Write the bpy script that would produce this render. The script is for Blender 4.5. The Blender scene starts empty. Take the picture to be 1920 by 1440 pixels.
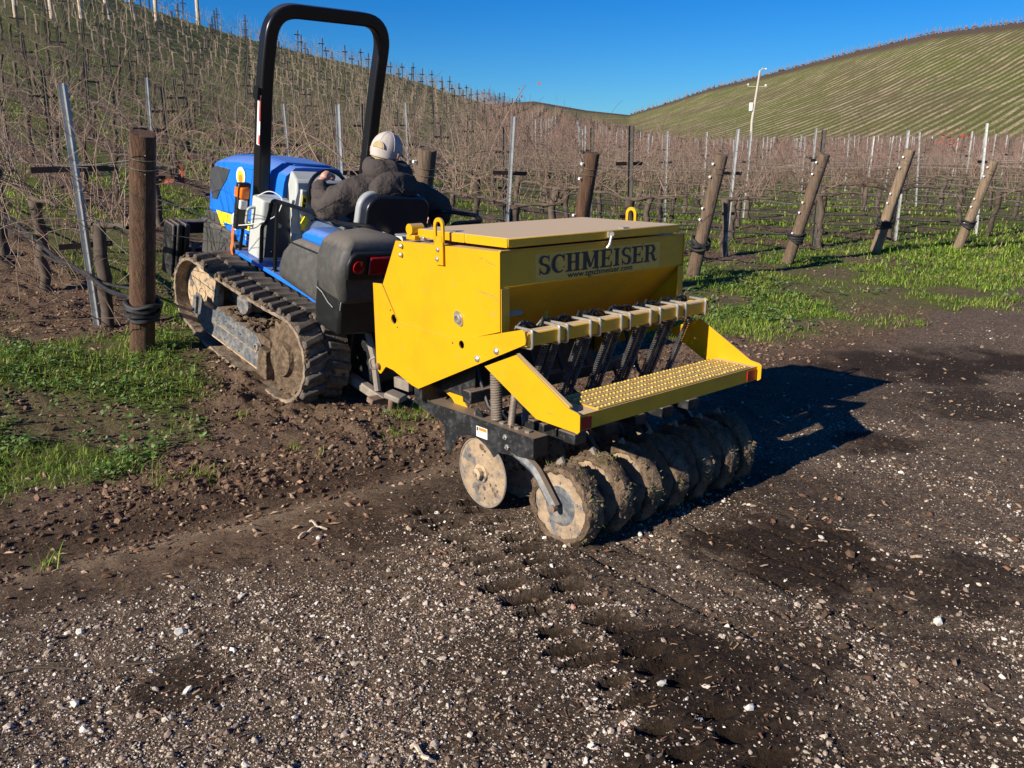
import bpy, bmesh, math, random
import numpy as np
from mathutils import Vector, Matrix
PI = math.pi
rad = math.radians
random.seed(7)
rng = np.random.default_rng(11)
scene = bpy.context.scene

# ------------------------------------------------------------------ camera
CAM_H = 1.6
cam_data = bpy.data.cameras.new('camera')
cam = bpy.data.objects.new('camera', cam_data)
scene.collection.objects.link(cam)
cam.location = (0, 0, CAM_H)
cam.rotation_euler = (rad(90 - 15.06), 0, 0)
cam_data.sensor_width = 36.0
cam_data.lens = 36.0 * 1598 / 1920
cam_data.clip_start = 0.05
cam_data.clip_end = 3000
scene.camera = cam

# ------------------------------------------------------------------ light
SUN_EL = 25.9
SUN_TRAVEL = Vector((1.538, 1.375, -1.0)).normalized()
w = bpy.data.worlds.new('World')
scene.world = w
w.use_nodes = True
nt = w.node_tree
nt.nodes.clear()
sky = nt.nodes.new('ShaderNodeTexSky')
sky.sky_type = 'NISHITA'
sky.sun_disc = False
sky.sun_elevation = rad(SUN_EL)
sky.sun_rotation = math.atan2(-1.538, -1.375)
sky.altitude = 400
sky.air_density = 1.0
sky.dust_density = 0.2
sky.ozone_density = 4.0
bg = nt.nodes.new('ShaderNodeBackground')
bg.inputs['Strength'].default_value = 0.062
out = nt.nodes.new('ShaderNodeOutputWorld')
hs = nt.nodes.new('ShaderNodeHueSaturation')
hs.inputs['Saturation'].default_value = 1.45
nt.links.new(sky.outputs[0], hs.inputs['Color'])
tint = nt.nodes.new('ShaderNodeMix'); tint.data_type = 'RGBA'; tint.blend_type = 'MULTIPLY'; tint.inputs[0].default_value = 1
tint.inputs[7].default_value = (.40, .80, 1.16, 1)
nt.links.new(hs.outputs[0], tint.inputs[6]); nt.links.new(tint.outputs[2], bg.inputs[0])
nt.links.new(bg.outputs[0], out.inputs[0])
sd = bpy.data.lights.new('sun', 'SUN')
sd.energy = 5.0
sd.angle = rad(0.5)
sd.color = (1.0, 0.90, 0.75)
sun = bpy.data.objects.new('sun', sd)
scene.collection.objects.link(sun)
sun.rotation_euler = SUN_TRAVEL.to_track_quat('-Z', 'Y').to_euler()
scene.view_settings.view_transform = 'Standard'
scene.view_settings.look = 'None'
scene.view_settings.exposure = 0.60
scene.view_settings.gamma = 1.0
scene.cycles.max_bounces = 5
scene.cycles.diffuse_bounces = 2
scene.cycles.glossy_bounces = 2
scene.cycles.transparent_max_bounces = 4

# ------------------------------------------------------------------ frames
AZ = rad(-41.2)
F3 = Vector((math.sin(AZ), math.cos(AZ), 0))       # along the vine rows
W3 = Vector((math.cos(AZ), -math.sin(AZ), 0))      # along the headland
Q0 = Vector((-2.59, 5.84, 0))                      # foot of the leftmost end post
ROW = 2.16
ORI = Vector((0.2383, 3.3255, 0))                  # seed drill origin
drill_matrix = Matrix.Translation(ORI) @ Matrix.Rotation(-AZ, 4, 'Z')
def tractor_axes():
    a, p, r = rad(-46), rad(13.5), rad(2.5)
    F = Vector((math.sin(a) * math.cos(p), math.cos(a) * math.cos(p), math.sin(p)))
    L = Vector((math.cos(a), -math.sin(a), 0))
    U = L.cross(F)
    Wd = L * math.cos(r) - U * math.sin(r)
    return Wd, F, Wd.cross(F)
TW, TF, TU = tractor_axes()
T0 = Vector((-1.4236, 5.2463, -0.01))
tractor_matrix = Matrix(((TW.x, TF.x, TU.x, T0.x), (TW.y, TF.y, TU.y, T0.y), (TW.z, TF.z, TU.z, T0.z), (0, 0, 0, 1)))

# ------------------------------------------------------------------ numpy noise
_perm = rng.random((512, 512))
def vnoise(x, y, seed=0):
    xi = np.floor(x).astype(int); yi = np.floor(y).astype(int)
    fx = x - xi; fy = y - yi
    fx = fx * fx * (3 - 2 * fx); fy = fy * fy * (3 - 2 * fy)
    a = _perm[(xi + seed * 37) % 512, (yi + seed * 91) % 512]
    b = _perm[(xi + 1 + seed * 37) % 512, (yi + seed * 91) % 512]
    c = _perm[(xi + seed * 37) % 512, (yi + 1 + seed * 91) % 512]
    d = _perm[(xi + 1 + seed * 37) % 512, (yi + 1 + seed * 91) % 512]
    return (a * (1 - fx) + b * fx) * (1 - fy) + (c * (1 - fx) + d * fx) * fy
def fbm(x, y, sc, octs=4, seed=0):
    v = 0; amp = 1; tot = 0
    for i in range(octs):
        v = v + amp * vnoise(x * sc, y * sc, seed + i * 3); tot += amp
        amp *= 0.5; sc *= 2.07
    return v / tot
def sstep(a, b, x):
    t = np.clip((x - a) / (b - a), 0, 1)
    return t * t * (3 - 2 * t)

# ------------------------------------------------------------------ terrain
AZT = np.radians([-180, -60, -45, -28.5, -23.5, -18.5, -15.6, -11.9, -7.0, -3.7, 1.4, 4.8, 7.5, 10, 180])
TAN = np.array([.05, .20, .225, .2065, .1775, .1509, .1378, .1214, .1025, .0798, .0560, .0440, .0300, .018, .018])
RRT = np.array([60, 60, 60, 62, 66, 72, 76, 84, 95, 102, 112, 116, 112, 105, 105.])
_fa = np.radians(np.arange(-180, 180.5, .5))
_k = np.exp(-(np.arange(-14, 15) / 6.0) ** 2); _k /= _k.sum()
_ft = np.convolve(np.pad(np.interp(_fa, AZT, TAN), 14, 'edge'), _k, 'valid')
_fr = np.convolve(np.pad(np.interp(_fa, AZT, RRT), 14, 'edge'), _k, 'valid')
AZT, TAN, RRT = _fa, _ft, _fr
def su(x, y):
    dx = x - Q0.x; dy = y - Q0.y
    return dx * W3.x + dy * W3.y, dx * F3.x + dy * F3.y
def base_height(x, y):
    s, u = su(x, y)
    B = np.clip(0.29 - 0.022 * s, 0.12, 0.36)
    bank = B * sstep(-1.55, 0.25, u)
    r = np.hypot(x, y); az = np.arctan2(x, y)
    tan = np.interp(az, AZT, TAN); R = np.interp(az, AZT, RRT)
    zr = np.maximum(tan * R + CAM_H - 1.75, 0.2)
    t = np.clip((r - 8) / (R - 8), 0, 1)
    h = zr * (0.42 * t + 0.58 * t * t)
    beyond = np.maximum(r - R, 0)
    h = h - np.minimum(beyond * 0.10, zr + 2.0)
    behind = sstep(0.5, -2.0, y)
    return bank + h * (1 - behind)
def P(s, u):
    return Q0.x + s * W3.x + u * F3.x, Q0.y + s * W3.y + u * F3.y
# prints pressed by the crawler's lugs: (x, y)
PRINTS = []
for i in range(21):
    for side in (0, 1):
        u = -3.05 - i * 0.115 - side * 0.055
        s = 0.36 + (u + 3.1) * 0.26 + (side - 0.5) * 0.21
        PRINTS.append((s + random.uniform(-.03, .03), u + random.uniform(-.02, .02), random.uniform(.75, 1.2), random.uniform(.7, 1.15)))
DAMP = [(0.59, 2.21, 0.28, 0.64, 1.00), (0.41, 2.65, 0.22, 0.40, 0.60), (1.19, 3.23, 0.38, 0.35, 1.00), (0.90, 2.43, 0.30, 0.26, 0.80), (2.50, 5.66, 0.90, 0.56, 0.35), (3.40, 6.60, 1.00, 0.56, 1.00), (3.17, 5.40, 0.45, 0.48, 0.80), (2.09, 4.65, 0.30, 0.19, 0.90), (2.19, 6.98, 0.90, 0.56, 0.70), (-1.05, 2.34, 0.20, 0.19, 0.80), (-0.61, 3.43, 0.20, 0.16, 0.60), (-0.10, 2.43, 0.30, 0.35, 0.50), (1.64, 3.00, 0.40, 0.26, 0.80), (0.30, 3.13, 0.30, 0.32, 0.50), (-1.84, 2.95, 0.50, 0.19, 0.50), (1.10, 2.04, 0.40, 0.22, 0.60)]
PALEP = [(-0.86, 3.13, 0.50, 0.32, 1.00), (-0.35, 3.18, 0.35, 0.24, 0.90), (-1.30, 2.83, 0.45, 0.19, 0.80), (0.54, 3.00, 0.30, 0.22, 1.00), (0.91, 3.43, 0.30, 0.32, 1.00), (1.89, 4.30, 0.40, 0.26, 1.00), (1.04, 2.76, 0.35, 0.22, 0.70), (1.95, 3.66, 0.50, 0.32, 0.80), (-0.41, 2.21, 0.40, 0.24, 0.70), (-1.27, 2.16, 0.35, 0.29, 0.80), (0.39, 3.00, 0.20, 0.16, 0.80), (1.17, 2.37, 0.35, 0.19, 0.80), (-0.79, 2.43, 0.30, 0.19, 0.50), (1.54, 2.43, 0.30, 0.19, 0.60)]
def patches(L, x, y, n1, n2):
    v = np.zeros_like(x)
    for (cx, cy, rx, ry, k) in L:
        q = ((x - cx) / rx) ** 2 + ((y - cy) / ry) ** 2
        m_ = q < 6
        if m_.any(): v[m_] = np.maximum(v[m_], k * (1 - sstep(.25, 1.5, q[m_] + (n1[m_] - .5) * 2.6 + (n2[m_] - .5) * 2.2)))
    return v
def damp_pale(x, y):
    n1 = fbm(x, y, 1.7, 4, 101); n2 = fbm(x, y, 6.5, 4, 105)
    base_d = sstep(.56, .70, fbm(x, y, .75, 5, 111)) * .55; base_p = sstep(.46, .62, fbm(x, y, .95, 5, 117)) * .75
    d = np.maximum(patches(DAMP, x, y, n1, n2), base_d); p = np.maximum(patches(PALEP, x, y, n1, n2), base_p)
    return d, p * (1 - d)
def rut_mask(s, u):
    c = -2.50 - .10 * np.clip(s, -3, .3)
    return np.exp(-((u - c) / .17) ** 2) * sstep(1.2, 0.3, s)
def zones(x, y):
    s, u = su(x, y)
    n1 = fbm(x, y, 0.9, 4, 1); n2 = fbm(x, y, 3.1, 4, 5); n3 = fbm(x, y, 0.35, 3, 9)
    inrow = np.abs((s / ROW + 0.5) % 1 - 0.5) * 2          # 0 under the vines, 1 in the alley
    # edge of the grass along the headland
    edge = np.interp(s, [-4, -1.6, -0.4, 0.3, 1.0, 3.0, 4.2, 5.7, 9, 16], [-2.3, -1.75, -1.35, -0.4, 0.4, -.7, -1.6, -2.15, -2.55, -3.3])
    gr = sstep(-0.25, 0.35, (u - edge) + (n1 - .5) * 1.5 + (n2 - .5) * 0.8)
    alley = np.where(u > 0.7, sstep(0.24, 0.5, inrow + (n2 - .5) * .55), 1)
    bare = np.where(s > 1.0, sstep(.34, .50, fbm(x, y, 1.0, 4, 93)), sstep(.34, .50, fbm(x, y, 1.5, 4, 91))); bare = np.where(np.hypot(x, y) < 13.5, .35 + .65 * bare, 1)
    strip0 = np.where((u > 0.55) & (s > -1.0) & (s < 0.55), 0.12, 1)
    grass = gr * alley * strip0 * bare
    mud = sstep(-3.1, -2.6, u + (n1 - .5) * .9 - 0.06 * np.clip(s - 1, 0, 6)) * (1 - grass)   # fine brown soil
    pr = np.zeros_like(x)
    near = (u < -2.7) & (u > -6) & (s > -1.3) & (s < 0.9)
    if near.any():
        sn, un = s[near], u[near]
        acc = np.zeros_like(sn)
        for ps, pu, k1, k2 in PRINTS:
            d = ((sn - ps) / (0.085 * k1)) ** 2 + ((un - pu + (sn - ps) * .3) / (0.038 * k2)) ** 2 + (n2[near] - .5) * 1.3
            acc = np.maximum(acc, 1 - sstep(0.45, 1.25, d))
        fade = 1 - sstep(-4.6, -5.6, un)
        pr[near] = acc * (0.35 + 0.65 * fade)
    return s, u, grass, mud, pr, n1, n2, n3
def detail(x, y, s, u, grass, mud, pr, n1, n2):
    r = np.hypot(x, y)
    k = 1 - sstep(14, 22, r)
    d = (fbm(x, y, 2.2, 3, 21) - .5) * 0.03 + (fbm(x, y, 14, 3, 31) - .5) * 0.026 * (1 - .8 * pr)
    clod = mud * (.25 + sstep(.42, .66, fbm(x, y, 1.3, 3, 41))) * sstep(-2.5, -1.7, u) * (1 - grass)
    d = d + clod * ((fbm(x, y, 8, 2, 51) - .40) * 0.11 + (fbm(x, y, 22, 2, 57) - .45) * .045)
    d = d + grass * (n1 - .4) * 0.05 + grass * (n2 - .5) * 0.05
    d = d - pr * 0.038
    ring = np.where(pr > 0, 0, 0)
    # wheel rut that curves across the left foreground
    rut = rut_mask(s, u)
    d = d * (1 - .7 * rut) - rut * 0.045
    # narrow grooves cut by the discs
    for c in (0.47, 0.66, 0.86, 1.05, 1.25, 1.45):
        d = d - np.exp(-((s - c - (u + 3.8) * .03) / 0.011) ** 2) * 0.014 * sstep(-3.7, -3.9, u) * sstep(-5.6, -4.6, u)
    return d * k
def height(x, y):
    x = np.asarray(x, float); y = np.asarray(y, float)
    s, u, g, m, pr, n1, n2, n3 = zones(x, y)
    return base_height(x, y) + detail(x, y, s, u, g, m, pr, n1, n2)
def hz(x, y):
    return float(height(np.array([x]), np.array([y]))[0])

# ------------------------------------------------------------------ material helpers
def new_mat(name):
    m = bpy.data.materials.new(name)
    m.use_nodes = True
    return m, m.node_tree, m.node_tree.nodes['Principled BSDF']
def add(nt, kind, **kw):
    n = nt.nodes.new(kind)
    for k, v in kw.items():
        setattr(n, k, v)
    return n
def noise(nt, scale, detail=4, rough=.6, coord=None, dist=0):
    n = nt.nodes.new('ShaderNodeTexNoise')
    n.inputs['Scale'].default_value = scale
    n.inputs['Detail'].default_value = detail
    n.inputs['Roughness'].default_value = rough
    n.inputs['Distortion'].default_value = dist
    if coord is not None:
        nt.links.new(coord, n.inputs['Vector'])
    return n
def ramp(nt, src, p0, p1, c0=(0, 0, 0, 1), c1=(1, 1, 1, 1)):
    r = nt.nodes.new('ShaderNodeValToRGB')
    r.color_ramp.elements[0].position = p0
    r.color_ramp.elements[1].position = p1
    r.color_ramp.elements[0].color = c0
    r.color_ramp.elements[1].color = c1
    nt.links.new(src, r.inputs[0])
    return r
def mix(nt, fac, a, b, mode='MIX'):
    m = nt.nodes.new('ShaderNodeMix')
    m.data_type = 'RGBA'; m.blend_type = mode
    for sock, v in ((m.inputs[0], fac), (m.inputs[6], a), (m.inputs[7], b)):
        if hasattr(v, 'links') or isinstance(v, bpy.types.NodeSocket):
            nt.links.new(v, sock)
        elif isinstance(v, (int, float)):
            sock.default_value = v
        else:
            sock.default_value = (*v[:3], 1)
    return m.outputs[2]
def bump(nt, bsdf, src, strength, dist=0.01, prev=None):
    b = nt.nodes.new('ShaderNodeBump')
    b.inputs['Strength'].default_value = strength
    b.inputs['Distance'].default_value = dist
    nt.links.new(src, b.inputs['Height'])
    if prev is not None:
        nt.links.new(prev, b.inputs['Normal'])
    nt.links.new(b.outputs[0], bsdf.inputs['Normal'])
    return b.outputs[0]
def worn(name, base, second, rough=.5, metal=0, sc=8, lo=.5, hi=.75, dirt=None, dsc=3, dlo=.55, dhi=.8, bump_s=.15, bsc=60, bd=.002, topdust=None, spec=None, rough2=None):
    """painted, rubbed or rusty surface: two tones by noise, dirt blotches, dust settled on upward faces"""
    m, nt, b = new_mat(name)
    tc = add(nt, 'ShaderNodeTexCoord').outputs['Object']
    n = noise(nt, sc, 6, .65, tc)
    col = mix(nt, ramp(nt, n.outputs[0], lo, hi).outputs[0], base, second)
    rfac = None
    if dirt is not None:
        n2 = noise(nt, dsc, 8, .7, tc, .4)
        f = ramp(nt, n2.outputs[0], dlo, dhi).outputs[0]
        col = mix(nt, f, col, dirt)
        rfac = f
    if topdust is not None:
        geo = add(nt, 'ShaderNodeNewGeometry')
        sx = add(nt, 'ShaderNodeSeparateXYZ'); nt.links.new(geo.outputs['Normal'], sx.inputs[0])
        n3 = noise(nt, 25, 6, .7, tc)
        mu = add(nt, 'ShaderNodeMath', operation='MULTIPLY_ADD')
        nt.links.new(n3.outputs[0], mu.inputs[0]); mu.inputs[1].default_value = .5
        nt.links.new(sx.outputs[2], mu.inputs[2])
        f3 = ramp(nt, mu.outputs[0], .78, 1.15).outputs[0]
        mm = add(nt, 'ShaderNodeMath', operation='MULTIPLY'); nt.links.new(f3, mm.inputs[0]); mm.inputs[1].default_value = topdust[3]
        col = mix(nt, mm.outputs[0], col, topdust)
    nt.links.new(col, b.inputs['Base Color'])
    b.inputs['Metallic'].default_value = metal
    if spec is not None:
        b.inputs['Specular IOR Level'].default_value = spec
    if rfac is not None:
        rr = add(nt, 'ShaderNodeMapRange'); nt.links.new(rfac, rr.inputs[0])
        rr.inputs[3].default_value = rough; rr.inputs[4].default_value = max(rough, .85)
        nt.links.new(rr.outputs[0], b.inputs['Roughness'])
    else:
        b.inputs['Roughness'].default_value = rough
    if bump_s:
        n4 = noise(nt, bsc, 5, .6, tc)
        bump(nt, b, n4.outputs[0], bump_s, bd)
    return m
DUST = (.36, .27, .18)
M = {}
M['yellow'] = worn('yellow_paint', (.62, .335, .005), (.55, .29, .006), .38, 0, 5, .45, .8, dirt=(.36, .23, .06), dsc=15, dlo=.60, dhi=.78, bump_s=.12, bsc=22, topdust=(.40, .31, .20, .75))
M['yellow_dusty'] = worn('dusty_yellow_paint', (.66, .37, .010), (.50, .28, .03), .55, 0, 7, .45, .8, dirt=(.34, .22, .09), dsc=30, dlo=.60, dhi=.78, bump_s=.1, bsc=60, topdust=(.58, .43, .25, .97))
M['black_paint'] = worn('scuffed_black_paint', (.014, .015, .017), (.05, .052, .056), .42, 0, 14, .5, .7, dirt=(.11, .095, .08), dsc=40, dlo=.55, dhi=.75, bump_s=.3, bsc=50, topdust=(.22, .165, .12, .9))
M['black_plain'] = worn('black_enamel', (.006, .006, .007), (.012, .012, .013), .28, 0, 10, .5, .8, bump_s=.02)
M['rops'] = worn('black_gloss_tube', (.008, .008, .009), (.018, .018, .02), .3, 0, 30, .6, .75, bump_s=.03, topdust=(.12, .11, .1, .3))
M['blue'] = worn('blue_paint', (.010, .165, .70), (.010, .14, .60), .35, 0, 4, .5, .8, dirt=(.16, .2, .32), dsc=6, dlo=.62, dhi=.85, bump_s=.03, topdust=(.22, .26, .38, .45))
M['grey_plastic'] = worn('pale_grey_plastic', (.44, .46, .44), (.36, .38, .37), .5, 0, 8, .5, .8, dirt=(.25, .23, .2), dsc=20, dlo=.62, dhi=.8, bump_s=.05)
M['dark_panel'] = worn('charcoal_plastic_panel', (.045, .05, .058), (.06, .065, .07), .5, 0, 8, .5, .8, bump_s=.08, topdust=(.3, .3, .28, .6))
M['fender'] = worn('weathered_charcoal_plastic', (.050, .050, .048), (.075, .072, .066), .6, 0, 22, .4, .7, dirt=(.12, .10, .08), dsc=9, dlo=.55, dhi=.8, bump_s=.08, bsc=90, topdust=(.20, .17, .135, .55))
M['black_plastic'] = worn('black_moulded_plastic', (.012, .013, .014), (.022, .023, .025), .4, 0, 12, .5, .7, dirt=(.06, .055, .05), dsc=50, dlo=.66, dhi=.72, bump_s=.1)
M['vinyl'] = worn('navy_black_vinyl', (.008, .010, .018), (.012, .014, .022), .35, 0, 12, .5, .7, bump_s=.05)
M['piping'] = worn('grey_vinyl', (.30, .32, .33), (.24, .26, .27), .5, 0, 12, .5, .7, bump_s=.05)
M['rubber'] = worn('muddy_track_rubber', (.10, .078, .058), (.27, .205, .145), .85, 0, 11, .38, .60, dirt=(.38, .29, .20), dsc=16, dlo=.50, dhi=.75, bump_s=.8, bsc=45, bd=.008)
M['lug'] = worn('worn_lug_rubber', (.065, .058, .050), (.17, .135, .10), .8, 0, 14, .42, .66, dirt=(.32, .24, .17), dsc=28, dlo=.54, dhi=.78, bump_s=.5, bsc=60, bd=.004)
M['mud'] = worn('drying_mud', (.085, .055, .033), (.25, .175, .11), .95, 0, 14, .38, .7, dirt=(.055, .036, .022), dsc=26, dlo=.46, dhi=.66, bump_s=1, bsc=38, bd=.02)
M['mud_steel'] = worn('mud_caked_steel', (.37, .275, .18), (.24, .165, .10), .9, 0, 16, .4, .65, dirt=(.12, .13, .145), dsc=14, dlo=.52, dhi=.60, bump_s=1, bsc=40, bd=.01)
M['mud_pale'] = worn('pale_dried_mud', (.48, .36, .225), (.34, .235, .14), .95, 0, 16, .4, .65, dirt=(.10, .105, .115), dsc=11, dlo=.52, dhi=.58, bump_s=.9, bsc=40, bd=.008)
M['frame_plate'] = worn('scratched_frame_plate', (.075, .085, .10), (.20, .205, .205), .55, .1, 30, .42, .66, dirt=(.32, .26, .19), dsc=14, dlo=.5, dhi=.72, bump_s=.3, bsc=60, topdust=(.30, .22, .15, .95))
M['steel'] = worn('zinc_steel', (.62, .60, .55), (.42, .40, .36), .38, .75, 20, .4, .7, bump_s=.1)
M['rust'] = worn('rusty_iron', (.16, .10, .07), (.25, .17, .12), .8, .1, 20, .4, .7, dirt=(.32, .25, .18), dsc=14, dlo=.5, dhi=.75, bump_s=.4)
M['old_iron'] = worn('dusty_grey_iron', (.22, .19, .16), (.32, .27, .22), .7, .2, 20, .4, .7, bump_s=.4)
M['spring'] = worn('dusty_spring_steel', (.20, .16, .13), (.30, .25, .2), .6, .3, 20, .4, .7, bump_s=.2)
M['spring_shaded'] = worn('shaded_spring_steel', (.12, .12, .12), (.22, .21, .20), .35, .5, 20, .4, .7, bump_s=.1)  # steel darkened to put the shade below the toolbar into its colour
M['orange'] = worn('orange_strap_webbing', (.75, .16, .035), (.6, .13, .03), .7, 0, 20, .4, .7, bump_s=.2)
M['red_lens'] = worn('red_lens', (.32, .008, .008), (.22, .006, .006), .15, 0, 20, .4, .7, bump_s=0)
M['reflector'] = worn('red_reflector', (.42, .014, .014), (.34, .01, .01), .35, 0, 60, .4, .7, bump_s=0)
M['amber'] = worn('amber_lens', (.9, .20, .012), (.7, .13, .01), .12, 0, 20, .4, .7, bump_s=0)
M['clear_lens'] = worn('clear_lens', (.75, .75, .75), (.6, .6, .6), .12, 0, 20, .4, .7, bump_s=0)
M['white'] = worn('white_decal', (.78, .78, .76), (.7, .7, .68), .5, 0, 20, .4, .7, bump_s=0)
M['decal_yellow'] = worn('yellow_decal', (.85, .68, .02), (.78, .6, .02), .45, 0, 20, .4, .7, bump_s=0)
M['decal_red'] = worn('red_decal', (.62, .05, .035), (.55, .05, .03), .5, 0, 20, .4, .7, bump_s=0)
M['decal_orange'] = worn('orange_decal', (.85, .22, .02), (.8, .2, .02), .5, 0, 20, .4, .7, bump_s=0)
M['ink'] = worn('black_lettering', (.030, .026, .024), (.10, .075, .045), .6, 0, 45, .55, .75, bump_s=0)
M['ivory'] = worn('old_ivory_plastic', (.62, .58, .47), (.5, .46, .37), .5, 0, 10, .4, .7, bump_s=.05)
M['jacket'] = worn('charcoal_canvas_jacket', (.062, .052, .049), (.078, .066, .061), .9, 0, 5, .4, .7, bump_s=.9, bsc=11, bd=.035, spec=.15)
M['skin'] = worn('skin', (.62, .33, .25), (.55, .27, .2), .5, 0, 10, .4, .7, bump_s=.05)
M['hair'] = worn('blond_hair', (.42, .32, .16), (.32, .24, .11), .7, 0, 60, .4, .7, bump_s=.4)
M['cap'] = worn('pale_cotton_cap', (.50, .44, .40), (.42, .37, .335), .9, 0, 8, .4, .7, bump_s=.15, bsc=150, bd=.001, spec=.1)
M['brim'] = worn('dark_cap_brim', (.03, .035, .045), (.04, .045, .055), .8, 0, 8, .4, .7, bump_s=.1)
M['jeans'] = worn('blue_denim', (.05, .08, .15), (.07, .11, .19), .9, 0, 30, .4, .7, bump_s=.3)
M['galv'] = worn('galvanised_stake', (.44, .45, .45), (.30, .31, .32), .45, .55, 12, .4, .7, dirt=(.2, .15, .1), dsc=9, dlo=.62, dhi=.8, bump_s=.1)
M['arm_rust'] = worn('rusted_cross_arm', (.07, .035, .024), (.12, .06, .04), .8, .1, 20, .4, .7, bump_s=.3)
M['dark_stake'] = worn('dark_hill_stake', (.05, .045, .04), (.09, .08, .07), .7, .1, 20, .4, .7, bump_s=.1)
M['pale_wood'] = worn('sunbleached_post', (.60, .50, .38), (.45, .36, .26), .9, 0, 12, .4, .7, bump_s=.3)
M['hose'] = worn('black_drip_hose', (.010, .010, .011), (.03, .03, .032), .7, 0, 12, .4, .7, bump_s=.05)
M['wire'] = worn('trellis_wire', (.26, .24, .21), (.16, .14, .12), .45, .5, 12, .4, .7, bump_s=0)
M['insulator'] = worn('white_clip', (.8, .8, .78), (.7, .7, .68), .5, 0, 12, .4, .7, bump_s=0)
M['utility'] = worn('grey_utility_pole', (.52, .46, .40), (.42, .36, .3), .85, 0, 12, .4, .7, bump_s=.2)
M['red_leaf'] = worn('dead_red_leaf', (.30, .05, .03), (.22, .07, .035), .8, 0, 12, .4, .7, bump_s=0)

def wood_mat(name, c1, c2, c3):
    m, nt, b = new_mat(name)
    tc = add(nt, 'ShaderNodeTexCoord').outputs['Object']
    mp = add(nt, 'ShaderNodeMapping'); mp.inputs['Scale'].default_value = (38, 38, 2.2)
    nt.links.new(tc, mp.inputs[0])
    n = noise(nt, 1.0, 6, .7, mp.outputs[0], .6)
    col = mix(nt, ramp(nt, n.outputs[0], .35, .68).outputs[0], c1, c2)
    n2 = noise(nt, 5, 4, .6, tc)
    col = mix(nt, ramp(nt, n2.outputs[0], .5, .75).outputs[0], col, c3)
    nt.links.new(col, b.inputs['Base Color'])
    b.inputs['Roughness'].default_value = .9
    bump(nt, b, n.outputs[0], 1, .02)
    return m
M['post_brown'] = wood_mat('brown_treated_post', (.045, .022, .012), (.15, .078, .042), (.085, .05, .03))
M['post_grey'] = wood_mat('weathered_grey_brown_post', (.07, .045, .030), (.22, .15, .10), (.13, .095, .07))
M['post_tan'] = wood_mat('tan_weathered_post', (.12, .082, .052), (.33, .24, .16), (.2, .15, .105))
def bark_mat(name, a, b_, rough=.9):
    m, nt, b = new_mat(name)
    oi = add(nt, 'ShaderNodeObjectInfo')
    tc = add(nt, 'ShaderNodeTexCoord').outputs['Object']
    n = noise(nt, 7, 5, .7, tc)
    ad = add(nt, 'ShaderNodeMath', operation='MULTIPLY_ADD')
    nt.links.new(oi.outputs['Random'], ad.inputs[0]); ad.inputs[1].default_value = .3
    nt.links.new(n.outputs[0], ad.inputs[2])
    col = mix(nt, ramp(nt, ad.outputs[0], .4, .95).outputs[0], a, b_)
    nt.links.new(col, b.inputs['Base Color'])
    b.inputs['Roughness'].default_value = rough
    return m
M['trunk'] = bark_mat('vine_trunk_bark', (.040, .029, .022), (.14, .105, .078))
M['cane'] = bark_mat('dormant_cane', (.095, .055, .038), (.42, .30, .21), .55)
M['cane_far'] = bark_mat('dormant_cane_far', (.11, .066, .052), (.34, .225, .18), .8)
M['cane_hill'] = bark_mat('dormant_cane_hill', (.11, .08, .055), (.30, .235, .17), .8)

# colour by vertex attribute (stones, chips, blades)
def attr_mat(name, rough=.85, trans=0, bumpy=0):
    m, nt, b = new_mat(name)
    a = add(nt, 'ShaderNodeAttribute'); a.attribute_name = 'tint'
    nt.links.new(a.outputs['Color'], b.inputs['Base Color'])
    b.inputs['Roughness'].default_value = rough
    b.inputs['Specular IOR Level'].default_value = .25
    if trans:
        tr = add(nt, 'ShaderNodeBsdfTranslucent')
        ms = add(nt, 'ShaderNodeMixShader'); ms.inputs[0].default_value = trans
        nt.links.new(a.outputs['Color'], tr.inputs[0])
        nt.links.new(b.outputs[0], ms.inputs[1]); nt.links.new(tr.outputs[0], ms.inputs[2])
        nt.links.new(ms.outputs[0], nt.nodes['Material Output'].inputs[0])
    if bumpy:
        tc = add(nt, 'ShaderNodeTexCoord').outputs['Object']
        n = noise(nt, 120, 4, .7, tc)
        bump(nt, b, n.outputs[0], bumpy, .003)
    return m
M['stone'] = attr_mat('gravel_stone', .8, 0, .6)
M['chip'] = attr_mat('wood_chip', .9)
M['blade'] = attr_mat('grass_blade', .55, .35)
M['leafy'] = attr_mat('weed_leaf', .6, .25)
M['clod'] = attr_mat('soil_clod', .95, 0, 1)

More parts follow.
